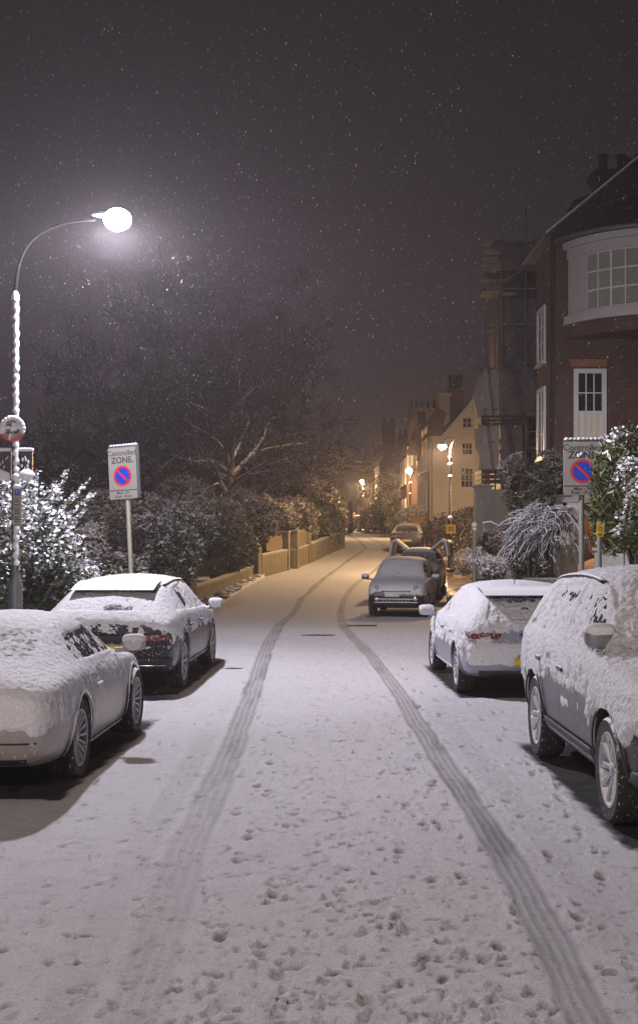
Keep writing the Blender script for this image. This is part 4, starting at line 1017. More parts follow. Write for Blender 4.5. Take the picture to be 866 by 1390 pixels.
# ------------------------------------------------------------------ left boundary wall
WL = [(-7.5,22),(-6.6,27),(-5.4,33.5),(-4.35,40),(-3.2,47),(-2.55,50.5),(-1.35,54.5),(-.5,58),(.65,65.5),(1.35,70)]
def wall_run(name, p, q, h, th, m, lab, cop=True, grp=None, n=1):
    e = empty(name, (p[0], p[1], 0), 0, lab, 'wall', grp)
    d = Vector((q[0]-p[0], q[1]-p[1], 0)); L = d.length; d /= L; nrm = Vector((-d.y, d.x, 0))*th/2
    segs = max(1, int(L/1.0)); vs = []; cs = []
    for i in range(segs+1):
        c = d*(L*i/segs); g = gz(p[1]+c.y)+.1
        for sg in (-1, 1):
            o = nrm*sg; vs += [(c.x+o.x, c.y+o.y, g-.3), (c.x+o.x, c.y+o.y, g+h)]
            o = nrm*sg*1.25; j = random.uniform(-.012,.012); cs += [(c.x+o.x, c.y+o.y, g+h+.002), (c.x+o.x, c.y+o.y, g+h+.09+j)]
    def faces():
        f = []
        for i in range(segs):
            a = i*4; b = a+4; f += [(a, b, b+1, a+1), (a+2, a+3, b+3, b+2), (a+1, b+1, b+3, a+3), (a, a+2, b+2, b)]
        f += [(0,1,3,2), (segs*4, segs*4+2, segs*4+3, segs*4+1)]; return f
    mb = MB(); mb.add(vs, faces()); mb.build('wall_body', m, e)
    if cop: mb = MB(); mb.add(cs, faces()); mb.build('coping', M['coping'], e, bevel=.012)
    return e
M['coping'] = snowy('stone_coping', (.30,.26,.20), .85, lo=.1, hi=.6, amt=.8, scale=5)
def pier(p, h, wd, m, lab, cap=.06):
    g = gz(p[1])+.1; e = empty('wall_pier', (p[0], p[1], g), math.radians(-14), lab, 'pier', 'piers in the low wall on the left')
    mb = MB(); mb.box((-wd/2,-wd/2,-.3), (wd/2,wd/2,h)); mb.build('shaft', m, e)
    mb = MB(); mb.box((-wd/2-.04,-wd/2-.04,h+.002), (wd/2+.04,wd/2+.04,h+cap)); mb.build('cap', M['coping'], e, bevel=.012)
    return e
wall_run('garden_wall', WL[0], WL[3], .45, .24, M['brick_y'], 'low crumbling yellow brick wall left of the first pier', grp=None)
wall_run('garden_wall', (-4.25,40.4), (-2.75,49.6), .42, .24, M['brick_y'], 'low yellow brick wall under the dark railings on the left')
wall_run('garden_wall', (-2.45,50.9), (-1.5,54.2), .75, .24, M['brick_y'], 'yellow wall bearing the first board fence on the left')
wall_run('garden_wall', (-1.2,55), (-.6,57.7), .70, .24, M['brick_y'], 'yellow wall bearing the second board fence on the left')
wall_run('garden_wall', (-.4,58.4), (1.35,70), .72, .24, M['brick_y'], 'far yellow wall running along the foot of the left hedge')
pier((-4.35,40), 1.30, .62, mat('brown_pier', (.14,.09,.06), .9, var=.2, bmp=.3), 'broad brown pier nearest on the left, at the end of dark railings')
pier((-2.62,50.3), 1.45, .48, M['brick_y'], 'tall yellow pier between the dark railings and the first board fence')
pier((-1.45,54.5), 1.55, .30, M['brick_y'], 'left one of the close pair of yellow gate piers')
pier((-1.08,55.2), 1.55, .34, M['brick_y'], 'right one of the close pair of yellow gate piers')
pier((-.52,58.0), 1.25, .26, M['brick_y'], 'slim yellow pier where the far left hedge begins')
def fence(p, q, h0, h1, lab, m, rails=False):
    d = Vector((q[0]-p[0], q[1]-p[1], 0)); L = d.length; ang = math.atan2(d.y, d.x); g = (gz(p[1])+gz(q[1]))/2+.1
    e = empty('fence_panel', (p[0], p[1], g), ang, lab, 'fence'); n = int(L/(.14 if not rails else .16))
    mb = MB()
    for k in range(n):
        a = L*k/n; top = h1+random.uniform(-.015,.015)+(.12*math.sin(PI*k/n) if not rails else 0)
        mb.box((a+.008,-.012,h0), (a+(.125 if not rails else .03),.012,top))
    mb.build('boards' if not rails else 'railing_bars', m, e)
    mb = MB()
    for z in (h0+.1, h1-.12): mb.box((0,.014,z), (L,.05,z+.06))
    mb.build('rails', m, e)
    return e
fence((-4.1,41.2), (-2.8,49.4), .52, 1.15, 'dark snow-dusted railings between the brown pier and the tall yellow pier', M['wood_dark'], True)
fence((-2.2,51.8), (-1.6,54.1), .86, 1.40, 'first warm-lit board fence above the yellow wall on the left', M['wood'])
fence((-.95,55.7), (-.6,57.8), .80, 1.45, 'second board fence right of the pair of gate piers', M['wood'])
# rubble and lumps at the foot of the wall
mb = MB()
for k in range(150):
    t = random.random()**1.3; y = 33+22*t; x = rl(y)-.05-abs(random.gauss(0,.45)); r_ = random.uniform(.03,.15)
    mb.ell((x, y, gz(y)+.12+r_*.2), (r_*random.uniform(.8,1.8), r_, r_*random.uniform(.35,.7)), 8, 5, jit=.18)
o = mb.build('snow_rubble', snowy('rubble', (.20,.14,.08), .9, lo=.3, hi=.8, amt=1.0, scale=6), None, sm=60); tag(o, 'snow-dusted stones and leaf litter along the foot of the left wall', 'rubble', kind='stuff')

# ------------------------------------------------------------------ right garden walls
M['wall_pale'] = snowy('pale_wall', (.30,.28,.25), .85, lo=.4, hi=.8, amt=.4, var=.2)
def wall_poly(name, pts, tops, th, m, lab, cop_h=.06):
    e = empty(name, (pts[0][0], pts[0][1], 0), 0, lab, 'wall'); o0 = pts[0]
    A = MB(); B = MB()
    for (p, q, zt0, zt1) in zip(pts[:-1], pts[1:], tops[:-1], tops[1:]):
        d = Vector((q[0]-p[0], q[1]-p[1])).normalized(); nx, ny = -d.y*th/2, d.x*th/2
        for mbb, k, lo in ((A, 1, None), (B, 1.35, 0)):
            vs = []
            for (r, zt) in ((p, zt0), (q, zt1)):
                for sg in (-1, 1):
                    X_, Y_ = r[0]-o0[0]+nx*sg*k, r[1]-o0[1]+ny*sg*k
                    vs += [(X_, Y_, gz(r[1])-.2), (X_, Y_, zt-cop_h)] if lo is None else [(X_, Y_, zt-cop_h+.002), (X_, Y_, zt)]
            mbb.add(vs, [(0,4,5,1),(2,3,7,6),(1,5,7,3),(0,2,6,4),(0,1,3,2),(4,6,7,5)])
    A.build('wall_body', m, e); B.build('coping', M['coping'], e, bevel=.01); return e
wall_poly('garden_wall', [(5.12,22.9),(4.95,39.0)], [1.26,.74], .28, M['wall_pale'], 'low pale wall with rounded coping behind the pale silver hatchback')
wall_poly('garden_wall', [(5.15,16),(5.15,22.5)], [1.84,1.82], .30, M['wall_pale'], 'high pale garden wall with dark snowy coping on the right edge')
# snowy bank behind the low wall
mb = MB(); nx_, ny_ = 14, 16; vs = []
for j in range(ny_):
    for i in range(nx_):
        vs.append((5.2+2.6*i/(nx_-1), 27.5+13*j/(ny_-1), .5+.9*i/(nx_-1)+.10*random.random()+.3*math.sin(j*.7+i*.4)*i/nx_))
mb.add(vs, [(j*nx_+i, j*nx_+i+1, (j+1)*nx_+i+1, (j+1)*nx_+i) for j in range(ny_-1) for i in range(nx_-1)])
tag(mb.build('garden_bank', snowy('bank', (.10,.09,.06), .9, lo=.5, hi=1.0, amt=1.2, scale=5), sm=80), kind='structure')

# ------------------------------------------------------------------ houses
def frame_pt(o, r, u, nrm, a, b, c): return tuple(o[i]+r[i]*a+u[i]*b+nrm[i]*c for i in range(3))
def window(parent, o, r, w, h, cols, rows, pane, split=None, bar=.03, fr=.07, lower=None, u=(0,0,1)):
    """o = lower-left corner on the wall face, r = unit vector along the wall (seen from outside, left to right)"""
    nrm = (r[1], -r[0], 0)
    def bx(mb, a0, a1, b0, b1, c0, c1):
        vs = [frame_pt(o, r, u, nrm, a, b, c) for c in (c0, c1) for b in (b0, b1) for a in (a0, a1)]
        mb.add(vs, [(0,1,3,2),(4,6,7,5),(0,4,5,1),(2,3,7,6),(0,2,6,4),(1,5,7,3)])
    mb = MB(); bx(mb, -fr, 0, -fr, h+fr, .0, .06); bx(mb, w, w+fr, -fr, h+fr, .0, .06); bx(mb, 0, w, h, h+fr, .0, .06); bx(mb, 0, w, -fr, 0, .0, .06)
    bx(mb, -fr-.05, w+fr+.05, -fr-.06, -fr, .0, .12)
    f = mb.build('window', M['wood_w'], parent)
    y0 = 0
    if lower: 
        mb = MB(); bx(mb, 0, w, 0, lower-.03, .004, .02)
        mb.build('shutter', M['render'], f); mb = MB()
        for k in range(1, 4): bx(mb, w*k/4-.02, w*k/4+.02, 0, lower-.03, .021, .04)
        bx(mb, 0, w, lower-.03, lower+.04, .02, .05); mb.build('shutter_rails', M['wood_w'], f); y0 = lower
    mb = MB(); bx(mb, 0, w, y0, h, .004, .012); mb.build('pane', pane, f)
    mb = MB()
    for k in range(1, cols): bx(mb, w*k/cols-bar/2, w*k/cols+bar/2, y0, h, .013, .035)
    for k in range(1, rows): b = y0+(h-y0)*k/rows; bx(mb, 0, w, b-bar/2, b+bar/2, .0135, .034)
    if mb.v: mb.build('glazing_bars', M['wood_w'], f)
    return f
M['brick_dim'] = M['brick']
# --- brick house on the right
HX, HY = 6.3, 33.0
e = empty('brick_house', (HX, HY, 0), 0, 'tall dark red brick house with white curved bay and chimney on the right', 'house')
mb = MB(); mb.box((0,0,-.5), (9,2.9,10.0)); mb.build('wall', M['brick'], e)
# curved white bay
cx, cy, Rb = 2.75, .75, 2.55; zb0, zb1 = at(0,443,HY)[2], at(0,335,HY)[2]
by = empty('curved_bay', (0,0,0)); by.parent = e
def arcb(mb, r0, r1, z0, z1, a0=180, a1=360, n=40):
    vs = []
    for k in range(n+1):
        a = math.radians(a0+(a1-a0)*k/n)
        for r_ in (r0, r1):
            for z in (z0, z1): vs.append((cx+r_*math.cos(a), cy+r_*math.sin(a), z))
    fs = [(0,1,3,2), (4*n, 4*n+2, 4*n+3, 4*n+1)]
    for k in range(n): b = k*4; fs += [(b, b+4, b+5, b+1), (b+2, b+3, b+7, b+6), (b+1, b+5, b+7, b+3), (b, b+2, b+6, b+4)]
    mb.add(vs, fs)
mb = MB(); arcb(mb, 1.0, Rb, zb0+.25, zb0+.32); arcb(mb, 1.0, Rb+.10, zb0+.02, zb0+.248); arcb(mb, 1.0, Rb+.02, zb1-.35, zb1-.1); arcb(mb, 1.0, Rb+.12, zb1-.098, zb1+.08)
for a0, a1 in ((180,214),(249,263),(298,312),(345,360)): arcb(mb, Rb-.15, Rb-.02, zb0+.322, zb1-.352, a0, a1, 6)
o = mb.build('bay_frame', M['white'], by, sm=35)
wi = 0
for a0, a1 in ((214,249),(263,298),(312,345)):
    mb = MB(); arcb(mb, Rb-.12, Rb-.10, zb0+.322, zb1-.352, a0, a1, 10); f = mb.build('window', M['curtain'] if wi == 0 else M['glass'], by, sm=35)
    mb = MB()
    for k in range(5): a = a0+(a1-a0)*k/4; wdd = .8 if k != 2 else 1.4; arcb(mb, Rb-.098, Rb-.05, zb0+.322, zb1-.352, a-wdd*.5, a+wdd*.5, 1)
    for k in range(0, 4): z = zb0+.322+(zb1-zb0-.674)*k/3; arcb(mb, Rb-.097, Rb-.055, z-.02, z+.02, a0, a1, 8)
    mb.build('glazing_bars', M['wood_w'], f); wi += 1
mb = MB(); arcb(mb, 1.0, Rb+.05, zb0-.35, zb0+.018); mb.build('bay_corbel', M['brick'], by, sm=35)
# roof: pitched slab with hipped end and gutter
zr0 = zb1+.08
mb = MB()
mb.add([(-.35,-.3,10.0),(9.2,-.3,10.0),(9.2,3.2,10.0),(-.35,3.2,10.0),(4.2,1.45,13.9),(9.2,1.45,13.9)], [(0,1,5,4),(1,2,5),(2,3,4,5),(3,0,4),(3,2,1,0)])
mb.build('roof', M['roof'], e)
mb = MB(); vs = []; n = 24
for k in range(n+1):
    a = math.radians(180+180*k/n); vs.append((cx+(Rb+.3)*math.cos(a), cy+(Rb+.3)*math.sin(a), zr0))
vs += [(cx, cy+2.6, 13.2)]; mb.add(vs, [(k, k+1, n+1) for k in range(n)]+[tuple(range(n, -1, -1))])
mb.build('bay_roof', M['roof'], e)
mb = MB(); pts = [(cx+(Rb+.33)*math.cos(math.radians(180+180*k/n)), cy+(Rb+.33)*math.sin(math.radians(180+180*k/n)), zr0+.03) for k in range(n+1)]; mb.tube(pts, .05, 6); mb.build('gutter', M['metal_g'], e, sm=60)
mb = MB(); mb.tube([(-.36,-.31,10.03),(-.36,3.25,10.03)], .06, 6); mb.build('gutter', M['metal_g'], e, sm=60)
mb = MB(); mb.tube([(-.10,-.06,10.0),(-.10,-.06,.2)], .05, 6); mb.build('downpipe', M['dark'], e, sm=60)
mb = MB(); mb.tube([(-.3,-.27,10.06),(4.2,1.45,13.95)], .035, 5); mb.build('roof_edge', M['coping'], e, sm=60)
# chimney
X0 = at(806,0,35)[0]-HX; zc0 = at(0,275,35)[2]; zc1 = at(0,236,35)[2]
mb = MB(); mb.box((X0,1.6,10.5), (X0+1.6,2.4,zc1-.2)); mb.box((X0-.1,1.5,zc1-.198), (X0+1.7,2.5,zc1)); st_ = mb.build('chimney', M['roof'], e)
for k in range(3):
    mb = MB(); mb.lathe([(.17,0),(.14,.1),(.13,.42),(.17,.45),(.17,.52),(.11,.52),(.11,.2)], 14, o=(X0+.25+.52*k,2.0,zc1+.002)); mb.build('chimney_pot', M['roof'], st_, sm=40)
mb = MB(); xd = at(775,0,35.2)[0]-HX; mb.box((xd,1.4,10.3), (xd+.7,2.6,at(0,282,35.2)[2])); mb.prism([(xd-.08,at(0,282,35.2)[2]+.002),(xd+.78,at(0,282,35.2)[2]+.002),(xd+.35,at(0,274,35.2)[2])], 1.3, axis='y', off=1.35); mb.build('dormer', M['roof'], e)
# windows on the face towards us and on the street face
def pz(py, Y=33.0): return at(0, py, Y)[2]
def pxx(px, Y=33.0): return at(px, 0, Y)[0]-HX
window(e, (pxx(784), -.002, pz(597)), (1,0,0), pxx(816)-pxx(784), pz(507)-pz(597), 3, 2, M['glass'], lower=(pz(560)-pz(597)), fr=.12)
mb = MB(); a, b = pxx(772), pxx(824); z0 = pz(501); mb.prism([(a+.05,z0+.06),(b-.05,z0+.06),(b,z0+.26),(a,z0+.26)], .03, axis='y', off=-.03); mb.build('brick_arch', mat('orange_brick', (.25,.10,.045), .9, var=.25, scale=14), e)
for (p0, p1, q0, q1) in ((731,737,405,475),(731,737,520,612)):
    window(e, (-.002, 2.45, pz(q1)), (0,-1,0), .95, pz(q0)-pz(q1), 2, 3, M['curtain'], fr=.10)
# ground floor: pale porch columns and a lit glazed door
d = empty('porch', (0,0,0)); d.parent = e
for p in (741, 757, 775):
    mb = MB(); a = pxx(p, 31.6); mb.box((a-.17,-1.4,-.1), (a+.17,-1.06,2.75)); mb.box((a-.22,-1.45,2.752), (a+.22,-1.0,2.9)); mb.build('porch_column', M['render'], d)
mb = MB(); mb.box((pxx(732,31.6),-1.5,2.902), (pxx(800,31.6),-.02,3.1)); mb.build('porch_roof', M['white'], d)
a, b = pxx(750), pxx(775)
window(d, (a, -.002, .35), (1,0,0), b-a, 2.25, 2, 3, M['lit'], fr=.06)
lamp_light('porch_light', (HX+(a+b)/2, HY-.7, 2.5), 22, (1,.5,.2), .08)

# --- scaffolding on the next building
SY = 44.0
g = gz(SY)
def sx(px, Y=SY): return at(px, 0, Y)[0]
def sz(py, Y=SY): return at(0, py, Y)[2]
e = empty('terraced_house', (sx(690), SY+1.8, g), 0, 'dark house wrapped in scaffolding beside the brick house', 'house')
ox, oy = e.location.x, e.location.y
mb = MB(); mb.box((0,0,-.5), (6,3,sz(345)-g)); mb.build('wall', M['brick'], e)
mb = MB(); mb.prism([(-.3,sz(345)-g+.002),(6.2,sz(345)-g+.002),(6.2,sz(330)-g),(0,sz(322)-g)], 3.2, axis='y', off=-.1); mb.build('roof', M['roof'], e)
for q0, q1 in ((400,440),(560,600)): window(e, (1.0, -.002, sz(q1)-g), (1,0,0), .9, sz(q0)-sz(q1), 2, 2, M['glass'])
s = empty('scaffolding', (sx(657), SY, g), 0, 'scaffold tower with netting sheets and raised poles on the right', 'scaffolding')
bx_ = s.location.x
def L(px): return sx(px)-bx_
def Z(py): return sz(py)-g
Wd = 1.5
for px, top in ((659,418),(680,292),(713,283),(738,318)):
    for yy in (0, Wd):
        mb = MB(); mb.tube([(L(px),yy,0),(L(px),yy,Z(top)+(0 if yy == 0 else -1.2))], .035, 6); mb.build('pole', M['pole'], s, sm=60)
for py in (352,392,440,500,556,600):
    for yy in (-.04, Wd+.04):
        mb = MB(); mb.tube([(L(655 if py > 400 else 660),yy,Z(py)),(L(742),yy,Z(py))], .028, 6); mb.build('ledger', M['pole'], s, sm=60)
for (a, b, c, d_) in ((660,738,392,352),(680,738,500,440),(660,713,556,500)):
    mb = MB(); mb.tube([(L(a),-.08,Z(c)),(L(b),-.08,Z(d_))], .025, 6); mb.build('brace', M['pole'], s, sm=60)
for py in (372,394,500,598,612):
    mb = MB()
    for k in range(5): mb.box((L(656),.1+.27*k,Z(py)), (L(742),.34+.27*k,Z(py)+.045))
    mb.build('deck', M['wood_dark'], s)
for py in (330,341,352,362):
    mb = MB(); mb.box((L(657),-.10,Z(py)-.16), (L(679),-.06,Z(py)+.07)); mb.build('toe_board', M['plank'], s)
def sheet(x0, x1, z0, z1, m, yy=-.08, side=False):
    n, k = 14, 14; vs = []
    for j in range(k+1):
        for i in range(n+1):
            a, b = i/n, j/k; w_ = .10*math.sin(a*9+b*3)*(random.random()*.4+.8)+.06*math.sin(b*14)
            vs.append((x0+(x1-x0)*a, yy+w_, z0+(z1-z0)*b) if not side else (x0+w_, yy+Wd*a, z0+(z1-z0)*b))
    mb = MB(); mb.add(vs, [(j*(n+1)+i, j*(n+1)+i+1, (j+1)*(n+1)+i+1, (j+1)*(n+1)+i) for j in range(k) for i in range(n)])
    o = mb.build('netting_sheet', m, s, sm=80); md = o.modifiers.new('t', 'SOLIDIFY'); md.thickness = .012; return o
sheet(L(661), L(736), Z(368), Z(327), M['net_dark'])
sheet(L(655), L(675), Z(565), Z(500), M['net'], -.12); sheet(L(677), L(726), Z(565), Z(500), M['net_dark'], -.12)
sheet(L(652), L(676), Z(638), Z(576), M['net'], -.14); sheet(L(678), L(708), Z(638), Z(578), M['net_dark'], -.14)
sheet(L(679), L(733), Z(496), Z(398), M['net_dark'], .5)
sheet(L(655), 0, Z(638), Z(503), M['net'], 0, side=True)
for (a, b) in ((578,564),(657,637)):
    mb = MB()
    for k in range(3): z_ = Z(a)+(Z(b)-Z(a))*k/3; mb.box((L(652),-.24,z_), (L(712),-.20,z_+(Z(b)-Z(a))/3-.02)); 
    for k in range(3): z_ = Z(a)+(Z(b)-Z(a))*k/3; mb.box((L(652),-.195,z_), (L(652)+.04,Wd+.1,z_+(Z(b)-Z(a))/3-.02))
    mb.build('toe_board', M['wood_dark'], s)
# ladder at the edge
mb = MB(); mb.tube([(L(664),-.3,Z(440)),(L(668),-.2,Z(398))], .02, 5); mb.tube([(L(672),-.3,Z(440)),(L(676),-.2,Z(398))], .02, 5)
for k in range(8): t = k/8; mb.tube([(L(664)+(L(668)-L(664))*t,-.3+.1*t,Z(440)+(Z(398)-Z(440))*t),(L(672)+(L(676)-L(672))*t,-.3+.1*t,Z(440)+(Z(398)-Z(440))*t)], .015, 5)
mb.build('ladder', M['pole'], s)
# pale porch block below it
g2 = gz(43)
e = empty('porch_block', (sx(645,43), 43, g2), 0, 'square pale rendered pier block under the scaffolding', 'porch')
mb = MB(); mb.box((0,0,-.4), (sx(668,43)-sx(645,43),.6,sz(661,43)-g2)); mb.box((sx(668,43)-sx(645,43)+.002,-.02+.05,-.4), (sx(694,43)-sx(645,43),2.4,sz(664,43)-g2)); mb.build('wall_body', M['render_dirty'], e)
mb = MB(); mb.box((-.06,-.06,sz(661,43)-g2+.002), (sx(668,43)-sx(645,43)+.05,.66,sz(658,43)-g2)); mb.build('cap', M['coping'], e, bevel=.01)

# --- cream gabled house beyond
CY = 72.0
def cx_(px, Y=CY): return at(px, 0, Y)[0]
def cz_(py, Y=CY): return at(0, py, Y)[2]
g = gz(CY); bx0 = cx_(583)
e = empty('cream_house', (bx0, CY, g), 0, 'cream rendered gabled house with tall chimney stacks behind the nearest swan-neck lamp', 'house')
X1 = cx_(662)-bx0; ap = cx_(642)-bx0
mb = MB(); zE = cz_(592)-g; zA = cz_(541)-g
mb.prism([(0,-.5),(X1,-.5),(X1,cz_(556)-g),(ap,zA),(cx_(604)-bx0,zE+.25),(cx_(598)-bx0,zE-.0),(0,zE)], 9, axis='y', off=0); mb.build('wall', M['render'], e)
mb = MB(); mb.prism([(cx_(604)-bx0,zE+.26),(ap,zA+.01),(ap,zA+.16),(cx_(600)-bx0,zE+.40)], 9.2, axis='y', off=-.12); mb.prism([(ap+.002,zA+.01),(X1+.1,cz_(557)-g),(X1+.1,cz_(554)-g),(ap+.002,zA+.15)], 9.2, axis='y', off=-.12)
mb.prism([(-.15,zE+.002),(cx_(600)-bx0,zE+.02),(cx_(606)-bx0,zE+1.4),(.5,zE+1.7)], 8.6, axis='y', off=.2); mb.build('roof', M['roof'], e)
for (p0, p1, py, Yo, npot) in ((597,612,535,.8,0),(613,632,528,1.2,4),(578,590,568,5.5,3)):
    mb = MB(); mb.box((cx_(p0)-bx0,Yo,zE-1), (cx_(p1)-bx0,Yo+1.6,cz_(py)-g)); mb.box((cx_(p0)-bx0-.08,Yo-.08,cz_(py)-g+.002), (cx_(p1)-bx0+.08,Yo+1.68,cz_(py)-g+.16)); c_ = mb.build('chimney', M['render_dirty'] if npot == 0 else M['brick'], e)
    for k in range(npot):
        mb = MB(); xx = cx_(p0)-bx0+(cx_(p1)-cx_(p0))*(k+.5)/npot; mb.lathe([(.13,0),(.10,.1),(.09,.65),(.13,.7),(.12,.85),(.06,.85)], 10, o=(xx,Yo+.6,cz_(py)-g+.162)); mb.build('chimney_pot', M['roof'], c_, sm=40)
for (p0, p1, q0, q1, c, r_) in ((628,639,568,580,2,2),(627,640,602,617,3,2),(626,641,636,661,3,3)):
    window(e, (cx_(p0)-bx0, -.002, cz_(q1)-g), (1,0,0), cx_(p1)-cx_(p0), cz_(q0)-cz_(q1), c, r_, M['glass'], fr=.06)
for k in range(3): window(e, (-.002, 7.6-2.4*k, cz_(605)-g-.3), (0,-1,0), 1.3, 1.5, 2, 2, M['lit'], fr=.08)
for zz in (2.2, 4.6):
    for k in range(3): window(e, (-.002, 7.6-2.4*k, zz), (0,-1,0), 1.1, 1.6, 2, 2, M['curtain'], fr=.08)
mb = MB(); mb.box((.05,-.10,cz_(606)-g), (X1,-.0,cz_(604)-g)); mb = MB(); mb.tube([(.12,-.06,zE),(.12,-.06,0)], .06, 6); mb.build('downpipe', M['render_dirty'], e, sm=60)

# --- farther terraces
def block(name, px0, px1, pyt, Y, dep, lab, m, roof=True, wins=(), chim=()):
    g = gz(Y); x0 = at(px0, 0, Y)[0]; x1 = at(px1, 0, Y)[0]; zt = at(0, pyt, Y)[2]-g
    e = empty(name, (x0, Y, g), 0, lab, 'house'); mb = MB(); mb.box((0,0,-.5), (x1-x0,dep,zt)); mb.build('wall', m, e)
    if roof: mb = MB(); mb.prism([(-.2,zt+.002),(x1-x0+.2,zt+.002),(x1-x0-.8,zt+1.8),(.8,zt+1.8)], dep+.2, axis='y', off=-.1); mb.build('roof', M['roof'], e)
    for (p, q, w, h, pn) in wins:
        window(e, (at(p,0,Y)[0]-x0, -.002, at(0,q,Y)[2]-g), (1,0,0), w, h, 2, 2, pn, fr=.10)
    for k in range(3):
        for j in range(2): window(e, (-.002, dep-1.8-2.6*k, 1.2+3*j), (0,-1,0), 1.1, 1.7, 2, 2, M['glass'], fr=.10)
    for (p, w, h, npt) in chim:
        xx = at(p,0,Y)[0]-x0; mb = MB(); mb.box((xx,1,zt+.2), (xx+w,2,zt+h)); c = mb.build('chimney', M['brick'], e)
        for k in range(npt): mb = MB(); mb.lathe([(.16,0),(.13,.6),(.07,.6)], 8, o=(xx+w*(k+.5)/npt,1.5,zt+h+.002)); mb.build('chimney_pot', M['roof'], c)
    return e
block('terraced_house', 552, 590, 618, 92, 9, 'dark brick house with pale window bands left of the cream gabled house', M['brick'], wins=((554,632,.8,1.3,M['curtain']),(560,632,.8,1.3,M['curtain']),(566,632,.8,1.3,M['curtain'])), chim=((556,2.2,3.6,5),))
block('terraced_house', 515, 556, 632, 128, 10, 'far dark terraced house with steep roof behind the middle lamp', M['brick'], chim=((519,1.4,4.5,2),(540,1.8,3.2,3)))
block('terraced_house', 488, 516, 655, 165, 10, 'farthest terraced house in the haze above the far cars', M['brick'], chim=((492,1.6,3.2,3),))
block('terraced_house', 440, 474, 668, 190, 10, 'low distant building closing the street beyond the left hedge', M['render_dirty'], wins=((468,715,1.6,2.2,M['lit']),))
# pale post at the road end, planter
x, y, z = at(475.5, 682, 118); g = gz(y)
e = empty('pale_post', (x, y, g), 0, 'thick pale post standing beside the distant red car', 'post'); mb = MB(); mb.lathe([(.26,0),(.26,z-g),(.001,z-g+.15)], 14); mb.build('shaft', M['white'], e, sm=40)
mb = MB(); mb.lathe([(.28,.0),(.28,.9),(.2,.92)], 14); mb.build('dark_band', M['sign_blue'], e, sm=40)
x, y, z = at(558, 702, 74); x1 = at(583, 0, 74)[0]; g = gz(y)
e = empty('garden_pier', (x, y, g), 0, 'orange-lit brick block carrying snowy plants left of the nearest lamp', 'wall'); mb = MB(); mb.box((0,0,-.3), (x1-x,.8,z-g)); mb.build('wall_body', M['orange_lit_wall'], e)
mb = MB(); mb.box((-.08,-.08,z-g+.002), (x1-x+.08,.88,z-g+.09)); mb.build('coping', M['coping'], e, bevel=.01)
x, y, z = at(583, 718, 70); g = gz(y)
e = empty('garden_wall', (x, y, 0), 0, 'dark garden wall behind the yellow notice on the right', 'wall'); mb = MB(); mb.box((0,0,g-.3), (4.6,.3,z)); mb.build('wall_body', M['brick'], e); mb = MB(); mb.box((-.05,-.05,z+.002), (4.65,.35,z+.1)); mb.build('coping', M['coping'], e, bevel=.01)

# ------------------------------------------------------------------ vegetation
def mesh_np(name, co, faces, mi, mats, parent=None, smooth_=False):
    me = bpy.data.meshes.new(name); co = np.asarray(co, np.float32).reshape(-1, 3); k = faces.shape[1]
    me.vertices.add(len(co)); me.vertices.foreach_set('co', co.ravel())
    me.loops.add(faces.size); me.loops.foreach_set('vertex_index', faces.ravel().astype(np.int32))
    me.polygons.add(len(faces)); me.polygons.foreach_set('loop_start', np.arange(0, faces.size, k)); me.polygons.foreach_set('loop_total', np.full(len(faces), k))
    for m in mats: me.materials.append(m)
    me.polygons.foreach_set('material_index', np.asarray(mi, np.int32))
    if smooth_: me.polygons.foreach_set('use_smooth', np.ones(len(faces), bool))
    me.update(calc_edges=True); return link(name, me, parent)
def leaves_mesh(name, P, size, mats, mi, parent, droop=0., asp=2.2):
    n = len(P); d = RS.normal(size=(n, 3)); d[:, 2] = d[:, 2]*.5-droop; d /= np.linalg.norm(d, axis=1)[:, None]
    u = np.cross(d, RS.normal(size=(n, 3))); u /= np.linalg.norm(u, axis=1)[:, None]+1e-9
    s = (size*RS.uniform(.6, 1.4, n))[:, None]; w_ = np.cross(d, u)*s*.12
    a = P-d*s*asp/2; b = P+u*s/2+w_; c = P+d*s*asp/2; e = P-u*s/2+w_
    co = np.stack([a, b, c, e], 1).reshape(-1, 3); f = np.arange(4*n).reshape(n, 4)
    return mesh_np(name, co, f, mi, mats, parent)
def blob_pts(blobs, n, hollow=.55, freq=1.6, cut=.42):
    """points filling lumpy ellipsoids; returns points and a height-in-blob factor"""
    vol = np.array([b[3]*b[4]*b[5] for b in blobs])**.8; pr = vol/vol.sum(); out = []; up = []
    while sum(len(o) for o in out) < n:
        k = RS.choice(len(blobs), n, p=pr); B = np.array(blobs)[k]
        v = RS.normal(size=(n, 3)); v /= np.linalg.norm(v, axis=1)[:, None]; r = RS.uniform(hollow**3, 1, n)**(1/3)
        lump = .78+.5*fbm(v[:, 0]+k*3, v[:, 1], v[:, 2], 2.2, 3)
        q = v*(r*lump)[:, None]; P = B[:, :3]+q*B[:, 3:6]
        keep = fbm(P[:, 0], P[:, 1], P[:, 2], freq, 3) > cut
        out.append(P[keep]); up.append(q[keep, 2]*.9+.3*r[keep])
    return np.concatenate(out)[:n], np.concatenate(up)[:n]
